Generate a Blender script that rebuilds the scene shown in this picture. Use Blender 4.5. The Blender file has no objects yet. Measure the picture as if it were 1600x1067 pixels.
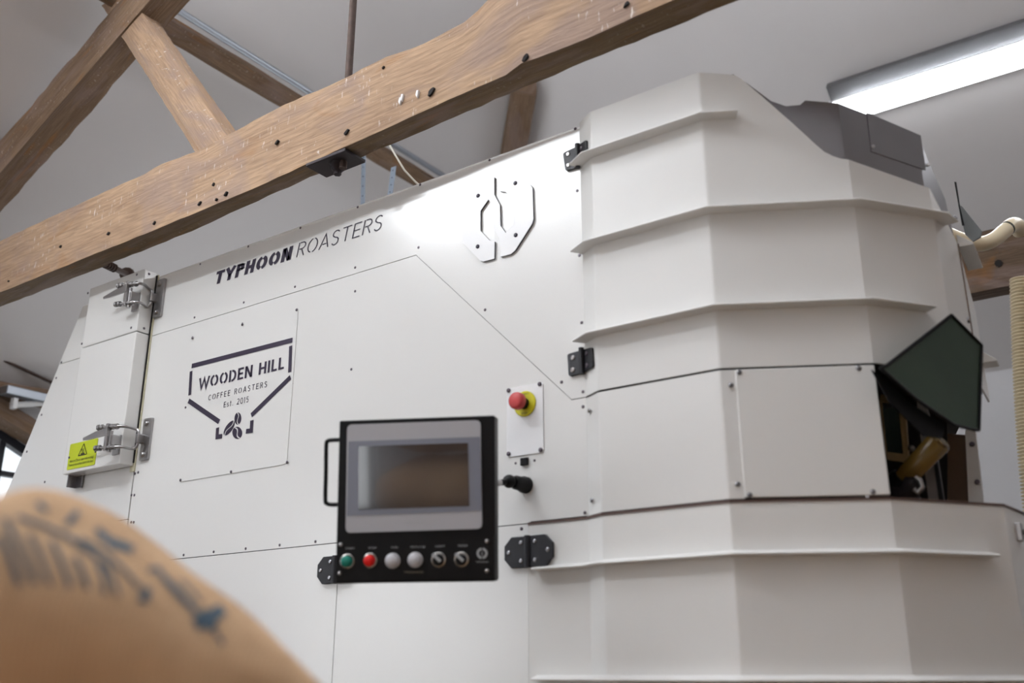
import bpy, bmesh, math, random
from mathutils import Vector, Matrix
from mathutils.bvhtree import BVHTree
R = math.radians
rnd = random.Random(4)
col = bpy.context.scene.collection
sc = bpy.context.scene
CZ = 1.3                                   # eye height above the floor; heights below are given from eye height

# ---------------------------------------------------------------- camera
F, PITCH, YAW = 1526.0, R(18.73), R(35.25)
FW = Vector((-math.sin(YAW)*math.cos(PITCH), math.cos(YAW)*math.cos(PITCH), math.sin(PITCH)))
RI = FW.cross(Vector((0, 0, 1))).normalized(); UP = RI.cross(FW)
cam = bpy.data.cameras.new('camera'); co = bpy.data.objects.new('camera', cam); col.objects.link(co)
co.location = (0, 0, CZ)
co.rotation_euler = Matrix((RI, UP, -FW)).transposed().to_euler()
cam.sensor_width = 36; cam.lens = F/1600*36; cam.clip_start = .02
cam.dof.use_dof = True; cam.dof.focus_distance = 2.85; cam.dof.aperture_fstop = 2.1
sc.camera = co
# ---------------------------------------------------------------- world, exposure
sc.view_settings.view_transform = 'Standard'; sc.view_settings.look = 'None'
sc.view_settings.gamma = 1; sc.view_settings.use_curve_mapping = False
sc.view_settings.exposure = 0.13
w = bpy.data.worlds.new('overcast_sky'); sc.world = w; w.use_nodes = True
w.node_tree.nodes['Background'].inputs[0].default_value = (.93, .96, 1, 1)
w.node_tree.nodes['Background'].inputs[1].default_value = 1.3
# ---------------------------------------------------------------- lamps (each sits under a batten or in a window built below)
def area(name, loc, size, power, rot, color=(1, 1, 1)):
    l = bpy.data.lights.new(name, 'AREA'); l.shape = 'RECTANGLE'; l.size, l.size_y = size; l.energy = power; l.color = color
    o = bpy.data.objects.new(name, l); col.objects.link(o); o.location = (loc[0], loc[1], loc[2]+CZ); o.rotation_euler = rot
    return o
# battens give light down; the uplights over them are added to brighten the ceiling; the middle batten is the one mirrored in the cream front
XL_ = -4.61
BATTENS = [((-2.52, .15, 2.31), 'x', 1.3, 23, 125), ((-.9, .62, 2.75), 'x', 1.6, 3, 58), ((-2.9, -2.6, 2.3), 'x', 1.4, 2, 20)]
for (x, y, z), ax, L, p, pu in BATTENS:
    area('batten_light', (x, y, z-.05), (L, .09), p, (0, 0, R(90) if ax == 'y' else 0), (.90, .95, 1))
    area('ceiling_fill', (x, y, z+.06), (L, .09), pu, (R(180), 0, R(90) if ax == 'y' else 0), (.90, .95, 1))
area('hip_batten_light', (.3, 4.18-.06*.625, 2.548-.06*.78), (2.6, .09), 190, (R(-38.7), 0, 0), (.93, .96, 1))
area('fill_left', (XL_+.1, -1.9, .35), (2.6, 1.3), 10, (R(90), 0, R(-90)), (.93, .97, 1))  # added fill, set in an unseen window on the left
area('fill_back_left', (XL_+.12, 4.0, .4), (1.3, 1.0), 20, (R(90+32), 0, R(-90)), (.93, .97, 1))  # added fill, tilted up to brighten the ceiling and back wall
area('fill_front', (-1.6, -4.3, .5), (3.0, 1.5), 20, (R(90), 0, 0), (.93, .97, 1))  # added fill, set in an unseen window behind the viewer

# ---------------------------------------------------------------- picture rays, used to read sizes off known planes
def ray(px, py): return FW + RI*((px-800)/F) - UP*((py-533.5)/F)
def onY(px, py, Y=1.8): d = ray(px, py); return d*(Y/d.y)
def onX(px, py, X): d = ray(px, py); return d*(X/d.x)
def onZ(px, py, Z): d = ray(px, py); return d*(Z/d.z)
def onPl(px, py, A, B):
    d = ray(px, py); n = Vector((B[1]-A[1], -(B[0]-A[0]))); s = (n.x*A[0]+n.y*A[1])/(n.x*d.x+n.y*d.y); return d*s

# ---------------------------------------------------------------- materials
def mat(name, color, rough=.5, metal=0, bump=0, bscale=200, coat=0, noise=0, nscale=8, emit=0, spec=.5, alpha=1, trans=0, bdist=.001):
    m = bpy.data.materials.new(name); m.use_nodes = True; nt = m.node_tree; b = nt.nodes['Principled BSDF']
    b.inputs['Base Color'].default_value = (*color, 1); b.inputs['Roughness'].default_value = rough
    b.inputs['Metallic'].default_value = metal; b.inputs['Coat Weight'].default_value = coat
    b.inputs['Specular IOR Level'].default_value = spec; b.inputs['Alpha'].default_value = alpha
    b.inputs['Transmission Weight'].default_value = trans
    if emit: b.inputs['Emission Color'].default_value = (*color, 1); b.inputs['Emission Strength'].default_value = emit
    tc = nt.nodes.new('ShaderNodeTexCoord')
    if bump:
        n = nt.nodes.new('ShaderNodeTexNoise'); n.inputs['Scale'].default_value = bscale; n.inputs['Detail'].default_value = 3
        bp = nt.nodes.new('ShaderNodeBump'); bp.inputs['Strength'].default_value = bump; bp.inputs['Distance'].default_value = bdist
        nt.links.new(tc.outputs['Object'], n.inputs['Vector']); nt.links.new(n.outputs['Fac'], bp.inputs['Height']); nt.links.new(bp.outputs['Normal'], b.inputs['Normal'])
    if noise:
        n = nt.nodes.new('ShaderNodeTexNoise'); n.inputs['Scale'].default_value = nscale; n.inputs['Detail'].default_value = 5
        mx = nt.nodes.new('ShaderNodeMix'); mx.data_type = 'RGBA'
        mx.inputs[6].default_value = (*[c*(1-noise) for c in color], 1); mx.inputs[7].default_value = (*[min(1, c*(1+noise*.6)) for c in color], 1)
        nt.links.new(tc.outputs['Object'], n.inputs['Vector']); nt.links.new(n.outputs['Fac'], mx.inputs[0]); nt.links.new(mx.outputs[2], b.inputs['Base Color'])
    return m
CREAM = mat('cream_powder_coat', (.79, .785, .765), .27, 0, .25, 260, spec=.9, bdist=.0006, coat=1)
CREAM.node_tree.nodes['Principled BSDF'].inputs['Coat Roughness'].default_value = .2
CREAM2 = mat('cream_smooth_coat', (.80, .795, .775), .33, 0, .08, 300, spec=.5, bdist=.0006)
GLOSSW = mat('gloss_white_enamel', (.90, .90, .91), .3, coat=.5, spec=.6)
GLOSSW.node_tree.nodes['Principled BSDF'].inputs['Coat Roughness'].default_value = .2
WHITE = mat('white_enamel', (.86, .86, .87), .3)
PLAST = mat('white_plaster', (.74, .72, .72), .9, 0, .3, 14, noise=.05, nscale=2, bdist=.004)
PLASTW = mat('white_wall_paint', (.74, .74, .76), .9, 0, .3, 14, noise=.05, nscale=2, bdist=.004)
FLOORM = mat('brown_board_floor', (.13, .095, .065), .8, 0, .3, 30, noise=.2, nscale=3)
BLACKM = mat('black_satin_steel', (.006, .006, .007), .45, spec=.2)
HINGEM = mat('black_cast_zinc', (.012, .012, .016), .45, 0, .2, 300)
DARK = mat('dark_gap', (.012, .01, .01), .9)
VINYL = mat('aubergine_vinyl', (.022, .014, .036), .5)
STEEL = mat('stainless_steel', (.40, .39, .39), .28, 1)
STEELD = mat('brushed_grey_steel', (.32, .315, .33), .25, 1, .1, 60, noise=.15, nscale=10)
ZINC = mat('galvanised_steel', (.42, .45, .50), .4, 1, .1, 80)
IRON = mat('rusty_brown_iron', (.085, .055, .045), .7, .3, .4, 120, noise=.4, nscale=60)
IROND = mat('black_iron', (.03, .022, .025), .6, .4, .3, 120)
SCREWM = mat('dark_rivet', (.14, .12, .14), .4, .8)
GREEN = mat('dark_green_paint', (.036, .066, .040), .3, 0, .3, 12, noise=.5, nscale=5, bdist=.003)
BROWNP = mat('brown_hardboard', (.16, .10, .06), .6, noise=.2, nscale=20)
SEAL = mat('yellowed_seal', (.60, .56, .40), .6)
YEL = mat('yellow_plastic', (.62, .56, .01), .45)
SIGNY = mat('acid_yellow_sticker', (.50, .58, .008), .5)
REDM = mat('red_plastic', (.50, .045, .045), .45)
REDB = mat('red_lens', (.75, .004, .004), .3)
GRNB = mat('green_lens', (.0, .20, .15), .3)
LENSW = mat('white_lens', (.55, .55, .58), .25)
CHROME = mat('chrome_ring', (.45, .44, .42), .25, 1)
BEZ = mat('grey_bezel_plastic', (.47, .475, .51), .4)
BEZ2 = mat('slate_bezel_band', (.22, .235, .29), .35)
SCREEN = mat('dark_glossy_screen', (.028, .027, .032), .1, spec=1.0, coat=1)
LEGW = mat('white_legend_ink', (.42, .44, .46), .5)
BLACKINK = mat('black_ink', (.03, .03, .01), .6)
BLUEINK = mat('faded_blue_ink', (.075, .12, .16), .95, noise=.35, nscale=60)
HOSE = mat('cream_plastic_hose', (.80, .68, .47), .35, spec=.5)
HOSE2 = mat('cream_corrugated_hose', (.66, .56, .38), .4)
AMBER = mat('amber_acrylic', (.24, .145, .03), .25, trans=.2)
DIFF = mat('lit_led_diffuser', (.95, .97, 1), .5, emit=7)
DIFFOFF = mat('frosted_diffuser', (.75, .75, .75), .4)
GLASS = mat('window_glass', (.95, .98, 1), .02, trans=1.0, spec=.3)
WINF = mat('dark_window_frame', (.012, .013, .02), .5)
CORD = mat('white_flex', (.7, .66, .58), .5)

def wood(name, dark, lit, fleck=.5):
    m = bpy.data.materials.new(name); m.use_nodes = True; nt = m.node_tree; b = nt.nodes['Principled BSDF']; b.inputs['Roughness'].default_value = .8
    b.inputs['Specular IOR Level'].default_value = .25
    uv = nt.nodes.new('ShaderNodeUVMap'); uv.uv_map = 'grain'
    def noise(sx, sy, detail=5, dist=0):
        mp = nt.nodes.new('ShaderNodeMapping'); mp.inputs['Scale'].default_value = (sx, sy, 1)
        n = nt.nodes.new('ShaderNodeTexNoise'); n.inputs['Scale'].default_value = 1; n.inputs['Detail'].default_value = detail; n.inputs['Distortion'].default_value = dist
        nt.links.new(uv.outputs[0], mp.inputs[0]); nt.links.new(mp.outputs[0], n.inputs['Vector']); return n.outputs['Fac']
    def ramp(src, stops):
        r = nt.nodes.new('ShaderNodeValToRGB'); e = r.color_ramp.elements
        e[0].position, e[0].color = stops[0][0], (*stops[0][1], 1); e[1].position, e[1].color = stops[-1][0], (*stops[-1][1], 1)
        for p, c in stops[1:-1]: q = e.new(p); q.color = (*c, 1)
        nt.links.new(src, r.inputs[0]); return r.outputs[0]
    def mix(f, a, c, mode='MIX'):
        x = nt.nodes.new('ShaderNodeMix'); x.data_type = 'RGBA'; x.blend_type = mode
        for s, v in ((0, f), (6, a), (7, c)):
            if isinstance(v, (float, int)): x.inputs[s].default_value = v
            elif isinstance(v, tuple): x.inputs[s].default_value = (*v, 1)
            else: nt.links.new(v, x.inputs[s])
        return x.outputs[2]
    g1 = noise(2.0, 12, 6, .8); g2 = noise(11, 170, 4, .4)
    base = ramp(g1, [(.28, dark), (.5, tuple((a+c)/2 for a, c in zip(dark, lit))), (.72, lit)])
    base = mix(.38, base, ramp(g2, [(.3, tuple(c*.55 for c in dark)), (.7, tuple(min(1, c*1.15) for c in lit))]))
    grey = ramp(noise(3.5, 9, 5, 1.5), [(.48, (0, 0, 0)), (.66, (1, 1, 1))])
    base = mix(grey, base, mix(.55, base, (.27, .20, .18)))
    rust = ramp(noise(4, 12, 4, 1.2), [(.60, (0, 0, 0)), (.72, (1, 1, 1))])
    base = mix(rust, base, mix(.55, base, (.30, .13, .03)))
    fl = ramp(noise(120, 45, 2, 0), [(.64, (0, 0, 0)), (.70, (fleck, fleck, fleck))]); zone = ramp(noise(5, 9, 2), [(.46, (0, 0, 0)), (.58, (1, 1, 1))])
    base = mix(mix(1.0, fl, zone, 'MULTIPLY'), base, (.72, .66, .60))
    nt.links.new(base, b.inputs['Base Color'])
    bp = nt.nodes.new('ShaderNodeBump'); bp.inputs['Strength'].default_value = .6; bp.inputs['Distance'].default_value = .004
    nt.links.new(g2, bp.inputs['Height']); nt.links.new(bp.outputs['Normal'], b.inputs['Normal'])
    return m
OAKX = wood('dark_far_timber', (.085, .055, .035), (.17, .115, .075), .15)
OAKG = wood('dark_timber_underside', (.12, .08, .045), (.24, .165, .095), .2)
OAK = wood('old_tan_timber', (.27, .17, .11), (.49, .335, .215), .85)
OAKD = wood('old_brown_timber', (.14, .085, .05), (.29, .195, .125), .4)
def jute():
    m = bpy.data.materials.new('woven_jute'); m.use_nodes = True; nt = m.node_tree; b = nt.nodes['Principled BSDF']; b.inputs['Roughness'].default_value = .95
    b.inputs['Specular IOR Level'].default_value = .1
    tc = nt.nodes.new('ShaderNodeTexCoord'); a = []
    for d in ('X', 'Z'):
        wv = nt.nodes.new('ShaderNodeTexWave'); wv.bands_direction = d; wv.inputs['Scale'].default_value = 85; wv.inputs['Distortion'].default_value = 1.5
        nt.links.new(tc.outputs['Object'], wv.inputs['Vector']); a.append(wv.outputs['Fac'])
    mm = nt.nodes.new('ShaderNodeMath'); mm.operation = 'MULTIPLY'; nt.links.new(a[0], mm.inputs[0]); nt.links.new(a[1], mm.inputs[1])
    n = nt.nodes.new('ShaderNodeTexNoise'); n.inputs['Scale'].default_value = 9; n.inputs['Detail'].default_value = 4; nt.links.new(tc.outputs['Object'], n.inputs['Vector'])
    r = nt.nodes.new('ShaderNodeMix'); r.data_type = 'RGBA'; r.inputs[6].default_value = (.30, .17, .085, 1); r.inputs[7].default_value = (.70, .49, .31, 1)
    ad = nt.nodes.new('ShaderNodeMath'); ad.operation = 'MULTIPLY_ADD'; ad.inputs[1].default_value = .4; nt.links.new(mm.outputs[0], ad.inputs[0]); nt.links.new(n.outputs['Fac'], ad.inputs[2])
    nt.links.new(ad.outputs[0], r.inputs[0]); nt.links.new(r.outputs[2], b.inputs['Base Color'])
    bp = nt.nodes.new('ShaderNodeBump'); bp.inputs['Strength'].default_value = .5; bp.inputs['Distance'].default_value = .002
    nt.links.new(mm.outputs[0], bp.inputs['Height']); nt.links.new(bp.outputs['Normal'], b.inputs['Normal'])
    return m
JUTE = jute()

# ---------------------------------------------------------------- mesh builder
class MB:
    def __init__(s): s.v = []; s.f = []; s.sm = []; s.uv = {}
    def add(s, vs, fs, smooth=False):
        n = len(s.v); s.v += [Vector(p) for p in vs]; s.f += [[i+n for i in f] for f in fs]; s.sm += [smooth]*len(fs); return s
    def prism(s, pts, vec):
        n = len(pts); vec = Vector(vec); a = [Vector(p) for p in pts]
        return s.add(a+[p+vec for p in a], [list(range(n)), list(range(2*n-1, n-1, -1))]+[[i, (i+1) % n, (i+1) % n+n, i+n] for i in range(n)])
    def box(s, c, sx, sy, sz, ax=None):
        X, Y, Z = ax or (Vector((1, 0, 0)), Vector((0, 1, 0)), Vector((0, 0, 1))); c = Vector(c)
        p = [c+X*(i*sx/2)+Y*(j*sy/2)-Z*(sz/2) for i, j in ((-1, -1), (1, -1), (1, 1), (-1, 1))]
        return s.prism(p, Z*sz)
    def bb(s, x0, x1, y0, y1, z0, z1): return s.box(((x0+x1)/2, (y0+y1)/2, (z0+z1)/2), x1-x0, y1-y0, z1-z0)
    def tube(s, pts, r, n=12, cap=True):
        pts = [Vector(p) for p in pts]; rs = r if isinstance(r, (list, tuple)) else [r]*len(pts); vs = []; fs = []
        t = (pts[1]-pts[0]).normalized(); a = t.orthogonal().normalized()
        for i, p in enumerate(pts):
            t = (pts[min(i+1, len(pts)-1)]-pts[max(i-1, 0)])
            if t.length < 1e-9: t = pts[-1]-pts[0]
            t.normalize(); a = (a-t*a.dot(t)).normalized(); b = t.cross(a)
            vs += [p+(a*math.cos(2*math.pi*k/n)+b*math.sin(2*math.pi*k/n))*rs[i] for k in range(n)]
        for i in range(len(pts)-1):
            for k in range(n): fs.append([i*n+k, i*n+(k+1) % n, (i+1)*n+(k+1) % n, (i+1)*n+k])
        s.add(vs, fs, True)
        if cap: s.add(vs[:n], [list(range(n-1, -1, -1))]); s.add(vs[-n:], [list(range(n))])
        return s
    def lathe(s, c, axis, prof, n=24):        # prof: (distance along axis, radius)
        axis = Vector(axis).normalized(); c = Vector(c)
        return s.tube([c+axis*(d+i*1e-7) for i, (d, r) in enumerate(prof)], [max(r, 1e-5) for d, r in prof], n)
    def ball(s, c, r, n=10):
        c = Vector(c); return s.tube([c+Vector((0, 0, -r*math.cos(math.pi*i/n))) for i in range(n+1)], [max(r*math.sin(math.pi*i/n), 1e-5) for i in range(n+1)], 14)
    def sweep(s, path, prof):                  # path in plan, prof (out, z), outward is to the right of travel
        n = len(path); vs = []; m = len(prof)
        for i, p in enumerate(path):
            p = Vector(p); d1 = (p-Vector(path[i-1])).normalized() if i else (Vector(path[1])-p).normalized()
            d2 = (Vector(path[i+1])-p).normalized() if i < n-1 else d1
            n1 = Vector((d1.y, -d1.x)); n2 = Vector((d2.y, -d2.x)); mm = (n1+n2).normalized(); k = 1/max(.3, mm.dot(n1))
            for o, z in prof: q = p+mm*o*k; vs.append((q.x, q.y, z))
        fs = [[i*m+j, (i+1)*m+j, (i+1)*m+(j+1) % m, i*m+(j+1) % m] for i in range(n-1) for j in range(m)]
        fs += [list(range(m)), list(range(n*m-1, (n-1)*m-1, -1))]
        return s.add(vs, fs)
WL = {}
def tag(o, label=None, cat=None, group=None, kind=None):
    for k, v in (('label', label), ('category', cat), ('group', group), ('kind', kind)):
        if v: o[k] = v
    return o
def obj(name, mb, m, parent=None, bevel=0, label=None, merge=False, seg=1, base=False):
    if merge or bevel:
        pass
    xs = [Vector((p.x, p.y, p.z+CZ)) for p in mb.v]
    lo = Vector([min(p[i] for p in xs) for i in range(3)]); hi = Vector([max(p[i] for p in xs) for i in range(3)]); c = (lo+hi)/2
    if base: c.z = lo.z
    me = bpy.data.meshes.new(name); me.from_pydata([p-c for p in xs], [], mb.f)
    for i, s_ in enumerate(mb.sm): me.polygons[i].use_smooth = s_
    if mb.uv:
        L = me.uv_layers.new(name='grain')
        for li, l in enumerate(me.loops): L.data[li].uv = mb.uv.get(l.vertex_index, (0, 0))
    b = bmesh.new(); b.from_mesh(me)
    if merge: bmesh.ops.remove_doubles(b, verts=b.verts, dist=1e-5)
    bmesh.ops.recalc_face_normals(b, faces=b.faces); b.to_mesh(me); b.free()
    me.materials.append(m); o = bpy.data.objects.new(name, me); col.objects.link(o)
    pl = WL[parent.name] if parent else Vector((0, 0, 0))
    o.location = c-pl; WL[o.name] = c
    if parent: o.parent = parent
    if bevel:
        md = o.modifiers.new('bevel', 'BEVEL'); md.width = bevel; md.segments = 2; md.limit_method = 'ANGLE'; md.angle_limit = R(25)
    if label: o['label'] = label
    return o
def empty(name, loc, label, cat, group=None):
    o = bpy.data.objects.new(name, None); col.objects.link(o); o.location = (loc[0], loc[1], loc[2]+CZ); o.empty_display_size = .1
    WL[o.name] = o.location.copy(); return tag(o, label, cat, group)
def seq(x0, y0, s, pts): return [(x0+a/s, y0+b/s) for a, b in pts]

# ================================================================ SETTING
XL, XR, YB, YF, FZ = -4.61, 3.4, 5.5, -4.4, -1.3
ZE = .8*XL+5.0; K = 5.907; ZB = K-.8*YB
def struct(name, mb, m, **k): return tag(obj(name, mb, m, **k), kind='structure')
struct('floor', MB().bb(XL-.2, XR+.2, YF-.2, YB+.2, FZ-.1, FZ), FLOORM)
# hipped ceiling: left slope z = .8x+5, back slope z = K-.8y
RX = (XL+XR)/2; RZ = .8*RX+5.0; RY = (K-RZ)/.8; RY0 = YF+(YB-RY)
XRR = XR+.25; 
c0 = [(XL-.3, YB+.3), (XR+.3, YB+.3), (XR+.3, YF-.3), (XL-.3, YF-.3)]
zL = lambda x: .8*x+5.0
def zAt(x, y): return min(.8*x+5.0, K-.8*y, zL(2*RX-x), K-.8*(YF+YB-y))
def slope(pts): return MB().prism([(x, y, z) for x, y, z in pts], (0, 0, .12))
e0 = zL(XL-.3)
r1 = (RX, RY, RZ); r0 = (RX, RY0, RZ)
hbL = ((K-5.0-.8*(YB+.3))/.8, YB+.3, K-.8*(YB+.3))
BL, BR = (hbL[0], YB+.3, hbL[2]), (2*RX-hbL[0], YB+.3, hbL[2])
FL, FR = (hbL[0], YF-.3, hbL[2]), (2*RX-hbL[0], YF-.3, hbL[2])
cm = slope([FL, BL, r1, r0]); cm.prism([BL, BR, r1], (0, 0, .12)); cm.prism([BR, FR, r0, r1], (0, 0, .12)); cm.prism([FR, FL, r0], (0, 0, .12))
struct('ceiling', cm, PLAST)
struct('wall_back', MB().bb(XL-.15, XR+.15, YB, YB+.15, FZ, ZB+.02), PLASTW)
struct('wall_right', MB().bb(XR, XR+.15, YF, YB, FZ, ZE+.15), PLASTW)
# front wall with a big unseen window behind the viewer, added for daylight
wf = MB().bb(XL-.15, -3.2, YF-.15, YF, FZ, ZE+.15); wf.bb(0, XR+.15, YF-.15, YF, FZ, ZE+.15); wf.bb(-3.2, 0, YF-.15, YF, FZ, -.3); wf.bb(-3.2, 0, YF-.15, YF, 1.3, ZE+.15)
struct('wall_front', wf, PLASTW)
# left wall with an arched window
wy0, wy1, wz0 = 1.1, 2.62, -.1
arch = [(wy0+(wy1-wy0)*i/12, .86-.52*abs((i/12-.38)/.62)**2.2*.62) for i in range(13)]
o_, w_ = onX(0, 664, XL), onX(38, 690, XL)
def archz(y): return o_.z+(w_.z-o_.z)/(w_.y-o_.y)*(y-o_.y) if y > o_.y-.1 else o_.z+.052-.25*abs(y-1.9)**2*.35
arch = [(wy0+(wy1-wy0)*i/14, archz(wy0+(wy1-wy0)*i/14)) for i in range(15)]
wl = MB().bb(XL-.15, XL, YF, -3.2, FZ, ZE+.02); wl.bb(XL-.15, XL, -.6, wy0, FZ, ZE+.02); wl.bb(XL-.15, XL, -3.2, -.6, FZ, -.3); wl.bb(XL-.15, XL, -3.2, -.6, 1.0, ZE+.02); wl.bb(XL-.15, XL, wy1, 3.3, FZ, ZE+.02); wl.bb(XL-.15, XL, 4.7, YB, FZ, ZE+.02); wl.bb(XL-.15, XL, 3.3, 4.7, FZ, -.15); wl.bb(XL-.15, XL, 3.3, 4.7, .95, ZE+.02); wl.bb(XL-.15, XL, wy0, wy1, FZ, wz0)
wl.prism([(XL-.15, y, z) for y, z in arch]+[(XL-.15, wy1, ZE+.02), (XL-.15, wy0, ZE+.02)], (.15, 0, 0))
struct('wall_left', wl, PLASTW)
wn = MB().bb(XL-.08, XL-.03, -3.2, -.6, -.3, -.24); wn.bb(XL-.08, XL-.03, -3.2, -.6, .94, 1.0); wn.bb(XL-.08, XL-.03, -3.2, -3.14, -.24, .94); wn.bb(XL-.08, XL-.03, -.66, -.6, -.24, .94)  # unseen window on the viewer's side, added for light from the left
w4 = MB().bb(XL-.08, XL-.03, 3.3, 4.7, -.15, -.09); w4.bb(XL-.08, XL-.03, 3.3, 4.7, .89, .95); w4.bb(XL-.08, XL-.03, 3.3, 3.36, -.09, .89); w4.bb(XL-.08, XL-.03, 4.64, 4.7, -.09, .89)  # unseen window behind the machine, added to hold the ceiling fill
struct('unseen_window_4', w4, WINF)
W3 = struct('unseen_window_3', wn, WINF)
for i in range(1, 4): obj('glazing_bar', MB().bb(XL-.075, XL-.045, -3.2+.65*i-.015, -3.2+.65*i+.015, -.24, .94), WINF, W3)
wn = MB().prism([(XL-.08, y, z) for y, z in arch]+[(XL-.08, y, z-.045) for y, z in arch[::-1]], (.05, 0, 0))
wn.bb(XL-.08, XL-.03, wy0, wy1, wz0, wz0+.05); wn.bb(XL-.08, XL-.03, wy0, wy0+.05, wz0, arch[0][1]); wn.bb(XL-.08, XL-.03, wy1-.05, wy1, wz0, arch[-1][1])
WIN = struct('window_1', wn, WINF)
zb_ = onX(5, 740, XL-.05).z; yb_ = onX(3, 690, XL-.05).y
for zz in (zb_, zb_-.42): obj('glazing_bar', MB().bb(XL-.075, XL-.035, wy0+.05, wy1-.05, zz-.012, zz+.012), WINF, WIN)
for yy in (yb_, yb_-.36, yb_-.72): obj('glazing_bar', MB().bb(XL-.075, XL-.035, yy-.014, yy+.014, wz0+.05, archz(yy)-.04), WINF, WIN)
obj('glass_pane', MB().prism([(XL-.056, y, z-.03) for y, z in arch]+[(XL-.056, wy1-.04, wz0+.04), (XL-.056, wy0+.04, wz0+.04)], (.004, 0, 0)), GLASS, WIN)
wn = MB().bb(-3.2, 0, YF-.1, YF-.05, -.3, -.24); wn.bb(-3.2, 0, YF-.1, YF-.05, 1.24, 1.3); wn.bb(-3.2, -3.14, YF-.1, YF-.05, -.24, 1.24); wn.bb(-.06, 0, YF-.1, YF-.05, -.24, 1.24)
W2 = struct('unseen_window_2', wn, WINF)
for i in range(1, 4): obj('glazing_bar', MB().bb(-3.2+.8*i-.015, -3.2+.8*i+.015, YF-.1, YF-.06, -.24, 1.24), WINF, W2)

# ================================================================ TIMBER TRUSS
def timber(name, quad, d, m, seg=40, jit=.006, seed=1, parent=None, label=None, wane=.3, big=None):
    """quad: four corners (cam-relative) of the starting end; d: vector to the far end"""
    r = random.Random(seed); A = [Vector(p) for p in quad]; d = Vector(d); L = d.length; ring = []; per = 5
    for i in range(4):
        for k in range(per): ring.append(A[i].lerp(A[(i+1) % 4], k/per))
    c = sum(A, Vector())/4; n = len(ring); mb = MB(); vs = []
    ph = [[r.uniform(0, 6.28) for _ in range(4)] for _ in range(4)]
    for s in range(seg+1):
        t = s/seg
        for k, p in enumerate(ring):
            corner = k % per == 0; side = k//per
            f = 1-(.022 if corner else 0)
            q = c+(p-c)*f
            wob = sum(math.sin((j+1)*2.3*t*L*3+ph[(side+(1 if corner else 0)) % 4][j])/(j+1) for j in range(4))*jit*.28
            q = q+(p-c).normalized()*(wob+r.uniform(-1, 1)*jit*(.42 if corner else .12))+d*t
            if big: q = q+big(t, k/n, side)
            vs.append(q); mb.uv[len(vs)-1] = (t*L+seed*3.7, k/n*2*((A[1]-A[0]).length+(A[2]-A[1]).length)+seed)
    fs = [[s*n+k, s*n+(k+1) % n, (s+1)*n+(k+1) % n, (s+1)*n+k] for s in range(seg) for k in range(n)]
    fs += [list(range(n-1, -1, -1)), [seg*n+k for k in range(n)]]
    mb.add(vs, fs, True)
    o = obj(name, mb, m, parent)
    md = o.modifiers.new('edges', 'EDGE_SPLIT'); md.split_angle = R(38)
    if label: o['label'] = label
    return o
TR = empty('roof_truss', (-1.5, 1.67, 1.35), 'rough tan timber roof truss with rafter, strut and iron rod, above the machine front', 'truss')
y0, y1 = 1.63, 1.71
zb0 = 1.352
def lerp_tab(tab, x):
    if x <= tab[0][0]: return tab[0][1]
    for (a, p), (b, q) in zip(tab, tab[1:]):
        if x <= b: return p+(q-p)*(x-a)/(b-a)
    return tab[-1][1]
BF = [(-3.44, 1.313), (-2.66, 1.312), (-2.05, 1.320), (-1.86, 1.326), (-1.67, 1.335), (-1.31, 1.350), (-1.17, 1.352), (-1.13, 1.366), (-1.06, 1.362), (-.95, 1.358), (-.73, 1.368)]
BB = [(-3.6, 1.312), (-2.78, 1.312), (-2.45, 1.320), (-2.15, 1.332), (-1.88, 1.342), (-1.41, 1.354), (-.61, 1.367)]
BT = [(-3.51, 1.541), (-2.86, 1.545), (-2.50, 1.552), (-2.35, 1.538), (-2.18, 1.549), (-1.97, 1.561), (-1.57, 1.564), (-1.40, 1.553), (-1.31, 1.559), (-1.26, 1.575), (-1.20, 1.61), (-1.1, 1.63)]
def beam_shape(t, u, s):
    x = -4.55+7.9*t; c = [lerp_tab(BF, x)-zb0, lerp_tab(BT, x)-zb0-.19, lerp_tab(BT, x)-zb0-.19, lerp_tab(BB, x)-zb0]; k = u*4; i = int(k) % 4
    return Vector((0, 0, c[i]+(c[(i+1) % 4]-c[i])*(k-int(k))))
TBM = timber('tie_beam', [(-4.55, y0, zb0), (-4.55, y0, zb0+.19), (-4.55, y1, zb0+.19), (-4.55, y1, zb0)], (7.9, 0, .0), OAK, 180, .005, 2, TR, big=beam_shape)
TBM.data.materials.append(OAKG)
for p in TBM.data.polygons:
    if p.normal.z < -.6: p.material_index = 1  # downward faces take the darker timber
# principal rafter, in the plane of the truss
ra = onY(0, 270, y0); rb = onY(165, 80, y0); dr = (rb-ra).normalized(); nr = Vector((-dr.z, 0, dr.x))
st = ra-dr*1.2; en_l = ((RX-.05-st.x)/dr.x)
hh = .165; yr1 = 1.74
timber('rafter', [st+Vector((0, 0, 0)), st+nr*hh, st+nr*hh+Vector((0, yr1-y0, 0)), st+Vector((0, yr1-y0, 0))], dr*en_l, OAKD, 90, .007, 5, TR)
# mirrored rafter on the far side of the ridge
st2 = Vector((2*RX-st.x, y0, st.z)); dr2 = Vector((-dr.x, 0, dr.z)); nr2 = Vector((dr.z, 0, dr.x))
timber('rafter', [st2, st2+nr2*hh, st2+nr2*hh+Vector((0, yr1-y0, 0)), st2+Vector((0, yr1-y0, 0))], dr2*en_l, OAKD, 60, .007, 6, TR)
# raking strut
s0, s1 = onY(300, 230, y0+.008), onY(355, 212, y0+.008); t0, t1 = onY(172, 30, y0+.008), onY(228, 30, y0+.008)
ds = (t0-s0)
sx = s1-s0
timber('strut', [s0-ds*.05, s0-ds*.05+Vector((0, .075, 0)), s1-ds*.05+Vector((0, .075, 0)), s1-ds*.05], ds*1.18, OAK, 40, .004, 8, TR)
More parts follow.
